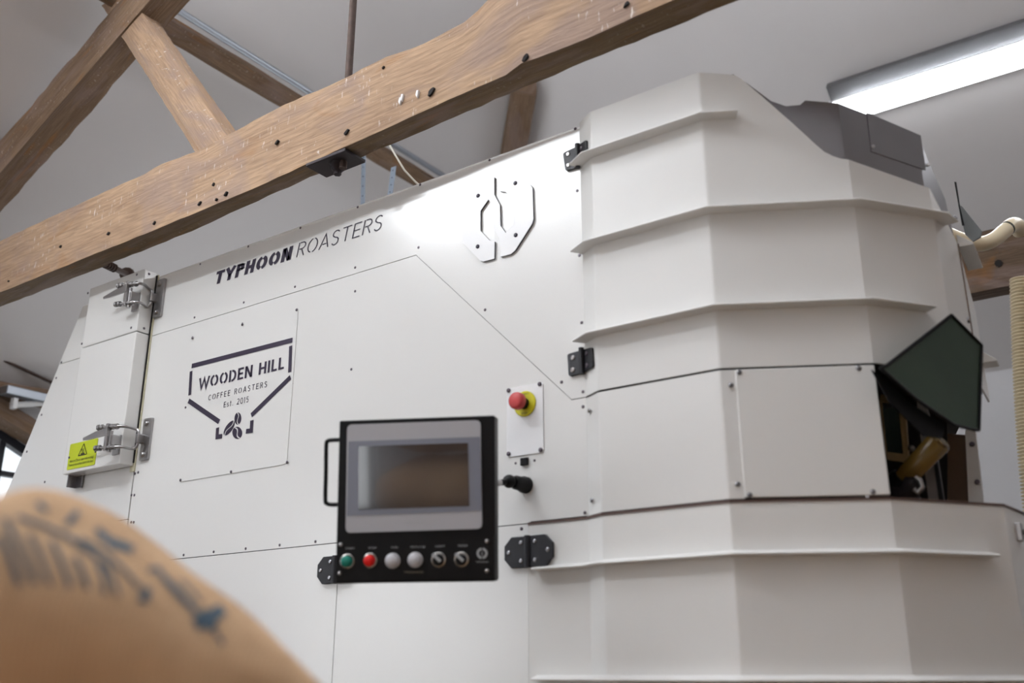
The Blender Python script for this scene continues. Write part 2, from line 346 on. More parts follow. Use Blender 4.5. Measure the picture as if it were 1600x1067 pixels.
# iron king rod with plate and nut
kx, ky = onY(545, 115, 1.67).x, 1.67
obj('tension_rod', MB().tube([(kx, ky, zb0-.05), (kx, ky, 2.2), (kx-.0, ky, 3.6)], .0105, 14), IRON, TR, label='brown iron tension rod through the tie beam')
pm = MB().box((kx-.03, ky, zb0-.024), .15, .08, .01); obj('washer_plate', pm, IROND, TR, .002, 'black iron washer plate under the tie beam')
obj('nut', MB().lathe((kx-.02, ky, zb0-.029), (0, 0, -1), [(0, .024), (.004, .024), (.005, .019), (.02, .018), (.021, .011), (.034, .011)], 6), IROND, TR)
# peg holes on the front face of the beam
for px, py, r_ in [(432, 221, 5), (541, 205, 6), (673, 143, 8), (820, 89, 6), (978, 6, 5), (598, 105, 3), (93, 385, 4), (168, 364, 4), (240, 348, 4), (12, 439, 3), (332, 288, 4), (352, 302, 5), (311, 317, 5), (337, 311, 3)]:
    c = onY(px, py, y0-.006); q = []
    for k in range(10):
        a = 2*math.pi*k/10; rr = r_*.0011*rnd.uniform(.7, 1.25); q.append((c.x+rr*1.2*math.cos(a)+.3*rr*math.sin(a), c.y, c.z+rr*math.sin(a)+.4*rr*math.cos(a)))
    obj('peg_hole', MB().prism(q, (0, .02, 0)), DARK, TR)
for px, py in [(624, 157), (627, 152), (651, 146)]:
    c = onY(px, py, y0-.0075); obj('paint_fleck', MB().prism([(c.x-.004, c.y, c.z-.002), (c.x+.001, c.y, c.z-.012), (c.x+.005, c.y, c.z+.008), (c.x-.001, c.y, c.z+.010)], (0, .01, 0)), WHITE, TR)

# far tie beam, right of the drum
T2 = timber('tie_beam', [(XL+.01, 3.82, 1.36), (XL+.01, 3.82, 1.60), (XL+.01, 3.93, 1.60), (XL+.01, 3.93, 1.36)], (XR-XL-.02, 0, 0), OAKX, 60, .006, 11)
tag(T2, 'brown timber beam behind the drum, at the right edge', 'beam')
c = onY(1560, 411, 3.815); obj('peg_hole', MB().prism([(c.x+.014*math.cos(a), c.y, c.z+.014*math.sin(a)) for a in [k*.785 for k in range(8)]], (0, .01, 0)), DARK, T2)

# purlin with conduit (runs back along the left slope)
pz = 2.36; px0 = -2.997
P1 = timber('purlin', [(px0, YF+.3, pz), (px0-.045, YF+.3, pz+.07), (px0+.015, YF+.3, pz+.11), (px0+.065, YF+.3, pz+.045)], (0, 7.7, 0), OAKD, 90, .003, 14)
tag(P1, 'brown timber purlin running back under the left ceiling slope with a steel conduit above it', 'purlin')
cx_ = px0+.088; cz_ = pz+.088
CN = obj('conduit', MB().tube([(cx_, -3.9, cz_), (cx_, 0, cz_), (cx_, 4.2, cz_)], .0135, 12), ZINC)
tag(CN, 'straight galvanised steel conduit along the upper side of the purlin', 'conduit')
# hip timber
def hip(y, off=0): x = (K-.8*y-5.0)/.8; return Vector((x, y, .8*x+5.0-off))
h0, h1 = hip(4.45, .10), hip(3.62, .10)
timb = timber('hip_rafter', [h0+Vector((-.04, -.04, -.07)), h0+Vector((.05, .05, -.07)), h0+Vector((.05, .05, .05)), h0+Vector((-.04, -.04, .05))], h1-h0, OAKD, 30, .003, 17)
tag(timb, 'short dark timber in the angle of the ceiling, above the round vented emblem', 'rafter')
# dark block at the rafter head
kb = timber('brace_block', [onY(82, 112, 1.745), onY(118, 2, 1.745), onY(118, 2, 1.80), onY(82, 112, 1.80)], onY(150, 14, 1.75)-onY(118, 2, 1.75), OAKD, 8, .004, 19)
tag(kb, 'dark timber block tucked behind the rafter head at top left', 'block')
# straps, flex, bracket
for i, (px, w_, lab) in enumerate(((565, .022, 'pale blue perforated metal strap hanging behind the machine, left one'), (606, .026, 'blue-grey metal strap hanging under the brace behind the machine, right one'))):
    b = onY(px-2 if i == 0 else px-4, 330, 2.6); t = onY(px if i == 0 else px+5, 240 if i == 0 else 262, 2.6)
    S = obj('hanging_strap', MB().prism([b, b+Vector((w_, 0, 0)), t+Vector((w_, 0, 0)), t], (0, .003, 0)), mat('blue_grey_strap', (.30, .36, .44), .5), label=lab); tag(S, lab, 'strap')
    for k in range(6):
        q = b.lerp(t, (k+.5)/6)+Vector((w_/2, -.0005, 0)); obj('hole', MB().prism([q+Vector((.003*math.cos(a), 0, .003*math.sin(a))) for a in [j*1.047 for j in range(6)]], (0, .0008, 0)), DARK, S)
fx = [onY(606, 222, 1.95), onY(618, 243, 1.95), onY(632, 266, 1.97), onY(650, 285, 2.0), onY(668, 300, 2.03), onY(684, 330, 2.1)]
tag(obj('flex', MB().tube(fx, .0032, 8), CORD), 'thin white flex dropping from the beam to the machine top', 'cable')
ba, bb_ = onY(160, 410, 1.72), onY(199, 429, 1.93)
BR_ = MB().tube([ba-(bb_-ba)*.2, ba, ba.lerp(bb_, .3), bb_], [.014, .014, .011, .011], 10); BR_.tube([bb_-(bb_-ba).normalized()*.012, bb_], [.026, .028], 12)
for k in range(4): q = ba.lerp(bb_, .1+.1*k); BR_.tube([q, q+(bb_-ba).normalized()*.01], .017, 8)
BRo = obj('iron_bolt', BR_, IRON); tag(BRo, 'rusty iron bolt with a round end sticking out behind the beam above the latched door', 'bolt')

# visible LED batten on the back slope, battens over the room
def batten(x, y, z, L, ax, label, lit=DIFF, group=None, tilt=0):
    t = empty('led_batten', (x, y, z), label, 'light', group)
    X = Vector((1, 0, 0)) if ax == 'x' else Vector((0, 1, 0)); Y = Vector((0, 1, 0)) if ax == 'x' else Vector((1, 0, 0)); Z = Vector((0, 0, 1))
    if tilt: Z = Vector((0, .625, .78)); Y = Vector((0, .78, -.625))
    c = Vector((x, y, z)); obj('housing', MB().box(c+Z*.03, L, .12, .045, (X, Y, Z)), WHITE, t, .003)
    obj('diffuser', MB().box(c-Z*.006, L-.03, .1, .028, (X, Y, Z)), lit, t, .006); obj('end_cap', MB().box(c+X*(L/2), .02, .122, .07, (X, Y, Z)), WHITE, t)
    obj('end_cap', MB().box(c-X*(L/2), .02, .122, .07, (X, Y, Z)), WHITE, t)
    if tilt: obj('gear_tray', MB().box(c-Y*.10+Z*.030, L, .075, .045, (X, Y, Z)), mat('grey_gear_tray', (.12, .12, .125), .5), t, .003)
    for k in () if tilt else (-.35, .35):
        p = c+X*(L*k); obj('hanger', MB().tube([p+Z*.05, Vector((p.x, p.y, zAt(p.x, p.y)+.01))], .004, 6), ZINC, t)
    return t
batten(.3, 4.16, 2.495, 2.75, 'x', 'long lit white LED batten on the sloping ceiling behind the drum, top right', tilt=1)
for (x, y, z), ax, L, p, pu in BATTENS: batten(x, y, z, L, ax, 'lit white LED batten hung over the room behind the viewer', DIFF, 'battens over the room')
# left wall: arched timber lintel, plate, unlit tube, conduit
lm = []
q0, q1 = onX(-40, 622, XL+.07), onX(70, 690, XL+.07)
timb = timber('lintel', [q0+Vector((-.08, 0, -.035)), q0+Vector((-.08, 0, .05)), q0+Vector((.06, 0, .05)), q0+Vector((.06, 0, -.035))], (q1-q0)*1.1, OAKD, 24, .004, 31)
tag(timb, 'brown timber lintel over the arched window at far left', 'lintel')
q0, q1 = onX(-60, 606, XL+.06), onX(70, 628, XL+.06)
timb = timber('wall_plate', [q0+Vector((-.06, 0, -.02)), q0+Vector((-.06, 0, .045)), q0+Vector((.08, 0, .045)), q0+Vector((.08, 0, -.02))], (q1-q0)*2.2, OAKD, 24, .003, 33)
tag(timb, 'dark timber wall plate above the unlit tube light at far left', 'beam')
q0, q1 = onX(18, 633, XL+.2), onX(80, 629, XL+.2)
T = empty('tube_light', q0, 'unlit white tube light fitting above the arched window', 'light')
obj('housing', MB().box((q0+q1)/2+Vector((0, 0, .035)), .07, (q1-q0).y+.1, .04), ZINC, T, .004); obj('tube', MB().tube([q0, q1], .014, 12), DIFFOFF, T)
obj('holder', MB().box(q0+Vector((0, .01, .01)), .03, .02, .05), WHITE, T); obj('holder', MB().box(q1+Vector((0, -.01, .01)), .03, .02, .05), WHITE, T)
q0, q1 = onX(-30, 546, XL+.1), onX(90, 602, XL+.1)
tag(obj('wall_pipe', MB().tube([q0-(q1-q0)*1.5, q1+(q1-q0)*.8], .008, 10), IRON), 'thin brown pipe slanting across the left ceiling edge', 'pipe')

# ================================================================ THE ROASTER
RO = empty('coffee_roaster', (-1.9, 2.5, FZ), 'large cream steel coffee roasting machine with a faceted ribbed drum, control console and printed lettering', 'roasting machine')
Y = 1.8; TOPZ = 1.272; SEAM1 = onY(420, 469).z; SEAM2 = .313; XD = -1.071; XV = (onY(243, 432).x+onY(212, 728).x)/2+.010
def wall(*p): return [onY(a, b) for a, b in p]
def W2D(pts): return [(x, Y, z) for x, z in pts]
th = .006; g = .0011
k1 = onY(650, 397).x; k2, k2z = onY(893, 625).x, .578
XLT, XLM = onY(130, 478), onY(35, 710)
sl = (XLM.x-XLT.x)/(XLM.z-XLT.z); xl = lambda z: XLT.x+sl*(z-XLT.z)
up = obj('upper_panel', MB().prism(W2D([(XV, SEAM1+g), (XV, TOPZ-.02), (XD, TOPZ-.02), (XD, k2z+g), (k2, k2z+g), (k1, SEAM1+g)]), (0, th, 0))
    .prism([(XV, Y, TOPZ-.02)]+[(XV, Y+.02-.02*math.cos(a), TOPZ-.02+.02*math.sin(a)) for a in [R(15*i) for i in range(1, 7)]]+[(XV, Y+.08, TOPZ), (XV, Y+.08, TOPZ-.006), (XV, Y+.02, TOPZ-.006), (XV, Y+.006, TOPZ-.02)], (XD-XV, 0, 0)), CREAM, RO)
lx = onY(525, 950).x; dx0 = onY(827, 900).x
mp = obj('middle_panel', MB().prism(W2D([(XV, SEAM1-g), (k1+.0005, SEAM1-g), (k2+.0004, k2z-g), (XD, k2z-g), (XD, SEAM2+.004), (dx0+.001, SEAM2+.004), (dx0+.001, SEAM2+g), (XV, SEAM2+g)]), (0, th, 0)), CREAM, RO)
lx = onY(525, 950).x; dx0 = onY(827, 900).x
obj('lower_panel', MB().prism(W2D([(xl(-.2), SEAM2-g), (lx-g, SEAM2-g), (lx-g, -1.1), (xl(-.2), -1.1)]), (0, th, 0)), CREAM, RO)
obj('lower_panel', MB().prism(W2D([(lx+g, SEAM2-g), (dx0-.003, SEAM2-g), (dx0-.003, -1.1), (lx+g, -1.1)]), (0, th, 0)), CREAM, RO)
XS = XV-.006
zs = onY(90, 570).z; zq = onY(180, 814).z
obj('side_panel', MB().prism(W2D([(xl(zs)+0, zs+g), (xl(TOPZ-.02), TOPZ-.02), (XS, TOPZ-.02), (XS, zs+g)]), (0, th, 0)), CREAM, RO)
obj('side_panel', MB().prism(W2D([(xl(zs), zs-g), (XS, zs-g), (XS, zq+g), (xl(zq), zq+g)]), (0, th, 0)), CREAM, RO)
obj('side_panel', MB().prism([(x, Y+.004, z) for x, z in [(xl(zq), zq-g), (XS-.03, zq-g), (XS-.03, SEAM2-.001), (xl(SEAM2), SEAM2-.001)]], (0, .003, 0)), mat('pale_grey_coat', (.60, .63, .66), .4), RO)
obj('side_strip', MB().prism(W2D([(XS-.028, zq-g), (XS, zq-g), (XS, SEAM2-.001), (XS-.028, SEAM2-.001)]), (0, th, 0)), CREAM, RO)
obj('seal_strip', MB().bb(XS-.016, XS+.008, Y-.004, Y, .6, TOPZ-.005), SEAL, RO)
# body behind the panels
body = [(xl(-.2), -1.12), (dx0+.1, -1.12), (dx0+.1, SEAM2-.02), (XD, SEAM2-.02), (XD, TOPZ-.012), (xl(TOPZ)+.004, TOPZ-.012), (xl(-.2)+.004, -.2)]
obj('body', MB().prism([(x, Y+th+.0005, z) for x, z in body], (0, 1.5, 0)), CREAM2, RO)
obj('gap_backing', MB().prism([(x, Y+th-.0004, z) for x, z in [(xl(-.2)+.02, -1.1), (dx0+.05, -1.1), (dx0+.05, SEAM2-.03), (XD-.01, SEAM2-.03), (XD-.01, TOPZ-.03), (xl(TOPZ)+.03, TOPZ-.03), (xl(-.2)+.03, -.2)]], (0, .0007, 0)), DARK, RO)
for x in (-3.5, -2.0, -1.0): 
    for y in (2.0, 3.1): obj('foot', MB().lathe((x, y, FZ), (0, 0, 1), [(0, .06), (.02, .06), (.03, .03), (.19, .03)], 16), BLACKM, RO)

# -------- drum, plan outline (faceted)
A = [(-1.071, 1.80), (-1.024, 1.773), (-.742, 1.773), (-.479, 1.916), (-.357, 2.077), (-.338, 2.20), (-.350, 2.37)]
L_ = [(-1.2265, 1.797), (-1.071, 1.797), (-1.024, 1.773), (-.742, 1.773), (-.479, 1.916), (-.32, 2.125), (-.29, 2.42), (-.36, 2.75)]
def facet(i, A_, px): return onPl(px[0], px[1], A_[i], A_[i+1])
def skin(polys, inward=.003):
    mb = MB()
    for P in polys: mb.add(P, [list(range(len(P)))])
    return mb
def solid(o, t=.003):
    md = o.modifiers.new('sheet', 'SOLIDIFY'); md.thickness = t; md.offset = -1; return o
def edge(i, z, A_=A): return (A_[i][0], A_[i][1], z)
DB = .580
curve2 = [onPl(x, y, A[2], A[3]) for x, y in [(1147, 117), (1158, 123), (1190, 150), (1215, 172), (1240, 194), (1262, 214), (1275, 226), (1288, 237), (1302, 244), (1315, 248)]]
zc3 = onPl(1328, 249, A[2], A[3]).z; zc4 = onPl(1452, 294, A[3], A[4]).z
c45 = [onPl(x, y, A[4], A[5]) for x, y in [(1470, 312), (1484, 336)]]
z5 = .905
door = skin([
    [edge(0, DB), edge(1, DB), edge(1, TOPZ), edge(0, TOPZ)],
    [edge(1, DB), edge(2, DB), edge(2, TOPZ), edge(1, TOPZ)],
    [edge(2, DB), edge(3, DB), edge(3, zc3)]+curve2[::-1]+[edge(2, TOPZ)],
    [edge(3, DB), edge(4, DB), edge(4, zc4), edge(3, zc3)],
    [edge(4, DB), edge(5, DB), edge(5, z5), edge(4, zc4)]])
solid(obj('upper_drum_door', door, CREAM2, RO, merge=True, bevel=.0035), .004)
# rear cover of the drum
rc = skin([[edge(5, .58), edge(6, .58), edge(6, .80), edge(5, z5)]])
solid(obj('rear_drum_cover', rc, CREAM2, RO), .004)
obj('cover_seam', MB().tube([edge(5, .64), edge(5, z5)], .0022, 6), BROWNP, RO)
# top faces of the drum so that it is closed
def inset(A_, t):
    c = Vector((-.88, 2.31)); out = []
    for p in A_: v = Vector(p)-c; out.append(c+v*(1-t/v.length))
    return out
In = inset(A, .012)
# steel duct inside the cover
z12, z3, z4 = onPl(1320, 156, A[2], A[3]).z, onPl(1320, 156, A[2], A[3]).z, onPl(1440, 205, A[3], A[4]).z
z5d = 1.02
e = lambda i, z: (In[i].x, In[i].y, z)
i2 = lambda px, py: onPl(px, py, In[2], In[3])
duct = skin([
    [e(2, .9), e(3, .9), e(3, z3), i2(1258, 157), i2(1250, 164), i2(1228, 166), i2(1205, 158), i2(1170, 132), i2(1146, 116), e(2, 1.262)],
    [e(3, .9), e(4, .9), e(4, z4), e(3, z3)],
    [e(4, .6), e(5, .6), e(5, z5d), e(4, z4)],
    [e(5, .6), e(6, .6), e(6, .86), e(5, z5d)]])
solid(obj('steel_duct', duct, STEELD, RO, merge=True), .003)
# inspection plate on the duct
n3 = Vector((In[4].y-In[3].y, -(In[4].x-In[3].x), 0)).normalized()
pp = [onPl(x, y, In[3], In[4])+n3*.0015 for x, y in [(1354, 176), (1438, 212), (1446, 266), (1361, 237)]]
obj('inspection_plate', MB().prism(pp, -n3*.003), STEELD, RO)
for q in (pp[3], pp[2]): obj('screw', MB().lathe(q+Vector((.004, .004, .012)), n3, [(-.002, .004), (.002, .004), (.003, .002)], 10), STEEL, RO)
# inner core (dark) above and below the opening
co_ = [p for p in inset(A, .03)]+[Vector((-.5, 2.75)), Vector((-1.05, 2.8))]
obj('drum_core', MB().prism([(p.x, p.y, .60) for p in co_], (0, 0, .40)), DARK, RO)
obj('drum_core', MB().prism([(p.x, p.y, .317) for p in [Vector((-1.06, 1.83)), Vector((-1.02, 1.79)), Vector((-.745, 1.79)), Vector((-.55, 1.89)), Vector((-.74, 2.3)), Vector((-.74, 2.7)), Vector((-1.06, 2.8))]], (0, 0, .3)), DARK, RO)
# ribs
def rib(path, z, h=.010, o=.032, A_=A):
    return obj('rib', MB().sweep(path, [(-.001, z+h), (o, z+.0035), (o+.0015, z+.001), (o, z-.001), (-.001, z-.001)]), CREAM2, RO, bevel=.001)
def along(i, px, py, A_=A): q = onPl(px, py, A_[i], A_[i+1]); return (q.x, q.y)
rz = [onPl(1092, 190, A[1], A[2]).z, onPl(1110, 333, A[1], A[2]).z, onPl(1118, 485, A[1], A[2]).z]
rib([A[0], A[1], A[2], along(2, 1150, 182)], rz[0])
rib([A[0], A[1], A[2], A[3], A[4], along(4, 1478, 378)], rz[1])
rib([A[0], A[1], A[2], A[3], along(3, 1448, 492)], rz[2])
rib([along(5, 1500, 398), A[6]], onPl(1505, 402, A[5], A[6]).z, .03, .03)
rib([(A[5][0]*.3+A[6][0]*.7, A[5][1]*.3+A[6][1]*.7), A[6]], .66, .03, .03)
# lower shroud: fixed skin between the doors
x2s = onPl(1150, 600, A[2], A[3])
DT = DB-.005
sh = skin([[edge(0, .3165), edge(1, .3165), edge(1, DT), edge(0, DT)], [edge(1, .3165), edge(2, .3165), edge(2, DT), edge(1, DT)],
           [edge(2, .3165), (x2s.x, x2s.y, .3165), (x2s.x, x2s.y, DT), edge(2, DT)]])
solid(obj('drum_shroud', sh, CREAM, RO, merge=True, bevel=.0035), .004)
n2 = Vector((A[3][1]-A[2][1], -(A[3][0]-A[2][0]), 0)).normalized()
q0 = x2s+n2*.003; q1 = Vector((A[3][0], A[3][1], 0))+n2*.003
acc = MB().prism([(q0.x, q0.y, .318), (q1.x, q1.y, .318), (q1.x, q1.y, DT), (q0.x, q0.y, DT)], -n2*.006)
obj('access_panel', acc, CREAM2, RO, .002)
# lower drum door
LT = .311
lp = L_
low = skin([[(lp[i][0], lp[i][1], -.6), (lp[i+1][0], lp[i+1][1], -.6), (lp[i+1][0], lp[i+1][1], LT), (lp[i][0], lp[i][1], LT)] for i in range(6)])
solid(obj('lower_drum_door', low, CREAM2, RO, merge=True, bevel=.003), .004)
obj('lower_drum_top', MB().prism([(p[0]*.995-.004, p[1]+.008, LT-.004) for p in lp[1:]]+[(-1.06, 2.8, LT-.004)], (0, 0, .003)), BROWNP, RO)
obj('door_edge', MB().sweep(lp, [(.0, LT-.002), (.002, LT-.002), (.002, LT+.003), (-.004, LT+.003)]), mat('worn_dark_edge', (.10, .06, .05), .5), RO)
def on_l(i, px, py): q = onPl(px, py, lp[i], lp[i+1]); return (q.x, q.y)
rl = onPl(1148, 868, lp[3], lp[4]).z
rib([on_l(0, 839, 890), lp[1], lp[2], lp[3], lp[4], on_l(4, 1548, 866)], rl, .010, .024)
rib([on_l(0, 839, 1066), lp[1], lp[2], lp[3], lp[4], on_l(4, 1598, 1060)], onPl(1160, 1064, lp[3], lp[4]).z, .010, .024)
rib([on_l(0, 839, 890), lp[1], lp[2], lp[3], lp[4], on_l(4, 1548, 866)], -.28, .010, .024)
obj('lower_core', MB().prism([(p.x, p.y, FZ+.02) for p in inset(lp[1:], .03)]+[(-1.06, 2.8, FZ+.02)], (0, 0, LT-.02-FZ-.02)), DARK, RO)
obj('plinth', MB().prism([(p[0], p[1]+.004, FZ) for p in lp]+[(-1.06, 2.8, FZ)], (0, 0, .69)), BLACKM, RO)
m_ = onPl(1590, 832, lp[5], lp[6]); obj('door_catch', MB().box(m_, .02, .03, .035).tube([m_, m_+Vector((.03, -.01, 0))], .006, 10), STEEL, RO, .002)

# -------- green hood and works behind the opening
def onn(px, py, P, n): d = ray(px, py); return d*(P.dot(n)/d.dot(n))
gP = Vector((-.355, 2.005, .6)); gn = Vector((.86, -.48, -.10)).normalized()
gp = [onn(x, y, gP, gn) for x, y in [(1373, 575), (1384, 571), (1484, 493), (1531, 540), (1527, 672), (1519, 672), (1488, 664), (1430, 625)]]
GH = obj('hood', MB().prism(gp, gn*.003), GREEN, RO, label='dark green steel hood flap over the opening')
rim = MB()
for i in range(len(gp)): rim.tube([gp[i]+gn*.004, gp[(i+1) % len(gp)]+gn*.004], .0035, 6)
obj('hood_rim', rim, BLACKM, GH)
gp2 = [onn(x, y, gP, gn) for x, y in [(1373, 575), (1430, 625), (1488, 664), (1484, 683), (1455, 680), (1400, 625)]]
obj('hood_return', MB().prism([p-gn*.02 for p in gp2], gn*.003), BLACKM, GH)
bk = [onPl(x, y, (-.55, 2.3), (-.30, 2.32)) for x, y in [(1455, 675), (1512, 680), (1515, 800), (1455, 800)]]
obj('back_board', MB().prism(bk, (0, .004, 0)), BROWNP, RO)
ps = [onPl(x, y, (-.55, 2.29), (-.30, 2.31)) for x, y in [(1508, 672), (1524, 668), (1539, 800), (1514, 800)]]
obj('corner_post', MB().prism(ps, (0, .006, 0)), CREAM2, RO)
for x, y in ((1519, 694), (1527, 753)): obj('screw', MB().lathe(onPl(x, y, (-.55, 2.288), (-.30, 2.308)), (0, -1, 0), [(0, .006), (.002, .006), (.004, .003)], 10), SCREWM, RO)
obj('opening_back', MB().prism([onPl(x, y, (-.7, 2.25), (-.45, 2.30)) for x, y in [(1340, 540), (1480, 560), (1480, 800), (1360, 800)]], (0, .004, 0)), DARK, RO)
# tan framed sight glass
fo = [(1376, 616), (1413, 622), (1420, 722), (1386, 718)]; fi = [(1374, 627), (1404, 632), (1411, 709), (1384, 706)]
pl = ((-.62, 2.08), (-.42, 2.17))
Fo = [onPl(x, y, *pl) for x, y in fo]; Fi = [onPl(x, y, *pl) for x, y in fi]
fr = MB()
for i in range(4): fr.prism([Fo[i], Fo[(i+1) % 4], Fi[(i+1) % 4], Fi[i]], (0, .012, 0))
SG = obj('sight_frame', fr, mat('tan_frame', (.34, .24, .10), .5), RO); obj('sight_glass', MB().prism([p+Vector((0, .006, 0)) for p in Fi], (0, .004, 0)), SCREEN, SG)
for x, y in ((1421, 640), (1424, 700)): obj('bolt', MB().ball(onPl(x, y, *pl), .007), STEEL, RO)
# steel upright
up_ = [onPl(x, y, (-.55, 2.12), (-.38, 2.16)) for x, y in [(1432, 624), (1444, 627), (1456, 660), (1476, 790), (1452, 790), (1438, 680)]]
obj('upright', MB().prism(up_, (0, .01, 0)), mat('grey_painted_steel', (.22, .20, .19), .4, .5), RO)
up_ = [onPl(x, y, (-.55, 2.10), (-.38, 2.14)) for x, y in [(1458, 720), (1464, 718), (1476, 790), (1468, 790)]]
obj('upright', MB().prism(up_, (0, .01, 0)), BLACKM, RO)
# amber sight tube
a0, a1 = onPl(1418, 742, (-.58, 2.06), (-.38, 2.10)), onPl(1470, 688, (-.58, 2.02), (-.38, 2.06))
dt = (a1-a0).normalized()
obj('sight_tube', MB().tube([a0-dt*.02, a0, a1-dt*.004, a1, a1-dt*.012], [.020, .022, .024, .021, .001], 20), AMBER, RO)
obj('tube_clamp', MB().tube([a0-dt*.05, a0-dt*.035, a0-dt*.01], [.026, .03, .026], 16), BLACKM, RO)
q = onPl(1407, 755, (-.58, 2.04), (-.38, 2.08)); obj('valve_body', MB().lathe(q+Vector((-.01, .03, -.03)), (.5, -.3, .4), [(0, .03), (.02, .034), (.03, .02), (.05, .022), (.06, .008)], 16), IROND, RO)
q = [onPl(x, y, (-.58, 2.02), (-.38, 2.06)) for x, y in [(1430, 745), (1437, 750), (1441, 760), (1434, 770), (1428, 764)]]
obj('hose_elbow', MB().tube(q, .005, 10), STEEL, RO)

# -------- bracket flap and hoses to the right
def sheet(name, px, Yp, m, parent=None, t=.003, lab=None):
    return obj(name, MB().prism([onY(x, y, Yp) for x, y in px], (0, t, 0)), m, parent, label=lab)
sheet('stay_bar', [(1491, 284), (1494, 284), (1500, 322), (1507, 352), (1503, 352)], 2.42, BLACKM, RO)
sheet('flap', [(1497, 320), (1503, 322), (1534, 361), (1532, 370), (1520, 377), (1508, 366)], 2.44, mat('grey_flap', (.16, .17, .17), .4, .6), RO, .006)
hp = [onY(x, y, 2.9+.2*i/6) for i, (x, y) in enumerate([(1480, 366), (1505, 376), (1532, 381), (1553, 374), (1568, 362), (1580, 352), (1589, 352), (1594, 362)])]
def smooth(pts, n=6):
    out = []
    for i in range(len(pts)-1):
        p0, p1, p2, p3 = pts[max(i-1, 0)], pts[i], pts[i+1], pts[min(i+2, len(pts)-1)]
        for k in range(n):
            t = k/n; out.append(.5*((2*p1)+(-p0+p2)*t+(2*p0-5*p1+4*p2-p3)*t*t+(-p0+3*p1-3*p2+p3)*t**3))
    return out+[pts[-1]]
hp2 = smooth(hp)
H = obj('bent_hose', MB().tube(hp2, .0225, 18), HOSE); tag(H, 'smooth cream plastic hose bending up beside the far beam', 'hose')
i_ = int(len(hp2)*.62); obj('hose_print', MB().tube(hp2[i_:i_+2], .0228, 18), BLACKINK, H)
hc = smooth([onY(x, y, 3.72) for x, y in [(1598, 436), (1600, 500), (1604, 600), (1612, 720), (1625, 850), (1640, 1000)]], 12)
vs = []; rs = []
L0 = 0
pts = []; tot = 0
for i in range(len(hc)-1):
    L1 = (hc[i+1]-hc[i]).length; nn = max(1, int(L1/.0020+.5))
    for k in range(nn):
        pts.append(hc[i].lerp(hc[i+1], k/nn)); rs.append(.038+.006*math.sin((tot+L1*k/nn)/.0125*2*math.pi))
    tot += L1
H = obj('corrugated_hose', MB().tube(pts, rs, 20), HOSE2); tag(H, 'ribbed cream corrugated hose hanging at the right edge', 'hose')

# -------- hinges
def octo(cx, cz, w, h, c, y): return [(cx-w/2, y, cz-h/2+c), (cx-w/2+c, y, cz-h/2), (cx+w/2-c, y, cz-h/2), (cx+w/2, y, cz-h/2+c), (cx+w/2, y, cz+h/2-c), (cx+w/2-c, y, cz+h/2), (cx-w/2+c, y, cz+h/2), (cx-w/2, y, cz+h/2-c)]
def disc(name, c, n, r, m, parent, h=.002, seg=12): return obj(name, MB().lathe(c, n, [(0, r), (h*.6, r), (h, r*.6)], seg), m, parent)
def rrect(pts, vec, r=.006):
    out = []
    P = [Vector(p) for p in pts]; n = len(P)
    for i in range(n):
        a, b, c = P[i-1], P[i], P[(i+1) % n]; u = (a-b).normalized()*min(r, (a-b).length*.45); v = (c-b).normalized()*min(r, (c-b).length*.45)
        for k in range(4): t = k/3; out.append((b+u)*(1-t)**2+b*2*t*(1-t)+(b+v)*t*t)
    return MB().prism(out, vec)
n0 = Vector((A[1][1]-A[0][1], -(A[1][0]-A[0][0]), 0)).normalized()
for wpx, scr, lpx in ((( (879, 239), (900, 229), (903, 261), (883, 267)), ((887.5, 241), (888, 258)), ((900, 229), (915.5, 218), (916.5, 250), (903, 259))),
                 (((886, 553), (906, 547), (909, 583), (888, 588)), ((895, 559), (895, 578)), ((907, 547), (924, 542), (926, 573), (910, 582)))):
    H = obj('hinge', rrect([onY(x, y, Y-.008) for x, y in wpx], (0, .008, 0)), HINGEM, RO, .0015)
    P = [onPl(x, y, (A[0][0]+n0.x*.006, A[0][1]+n0.y*.006), (A[1][0]+n0.x*.006, A[1][1]+n0.y*.006)) for x, y in lpx]
    obj('hinge_leaf', rrect(P, -n0*.006), HINGEM, H, .0015)
    a, b = onY(wpx[1][0], wpx[1][1]-3, Y-.010), onY(wpx[2][0], wpx[2][1]+1, Y-.010); obj('knuckle', MB().tube([(b.x, b.y, b.z), (b.x, b.y, a.z)], .0065, 12), HINGEM, H)
    for x, y in scr: disc('hinge_screw', onY(x, y, Y-.008), (0, -1, 0), .0062, STEEL, H)
    cc = sum(P, Vector())/4
    for dz in (.013, -.015): disc('hinge_screw', cc+Vector((0, 0, dz))+n0*.0005, n0, .0055, SCREWM, H)
def octhinge(cx, cz, lab):
    H = obj('hinge', MB().prism(octo(cx-.033, cz, .062, .068, .019, Y-.010)[:2]+[(cx-.002, Y-.010, cz-.034), (cx-.002, Y-.010, cz+.034)]+octo(cx-.033, cz, .062, .068, .019, Y-.010)[6:], (0, .010, 0)), HINGEM, RO, .0015, lab)
    obj('hinge_leaf', MB().prism([(2*cx-x, y, z) for x, y, z in octo(cx-.033, cz, .062, .068, .019, Y-.0125)[:2]]+[(cx+.002, Y-.0125, cz-.034), (cx+.002, Y-.0125, cz+.034)]+[(2*cx-x, y, z) for x, y, z in octo(cx-.033, cz, .062, .068, .019, Y-.0125)[6:]], (0, .010, 0)), HINGEM, H, .0015)
    obj('knuckle', MB().tube([(cx, Y-.012, cz-.034), (cx, Y-.012, cz+.034)], .0075, 12), HINGEM, H)
    for s in (-1, 1):
        for dx, dz in ((.052, 0), (.019, .020), (.019, -.020)): disc('hinge_screw', (cx+s*dx, Y-.010-(.0025 if s > 0 else 0), cz+dz), (0, -1, 0), .0055, STEELD, H)
c = onY(829, 862); octhinge(c.x, c.z, None)
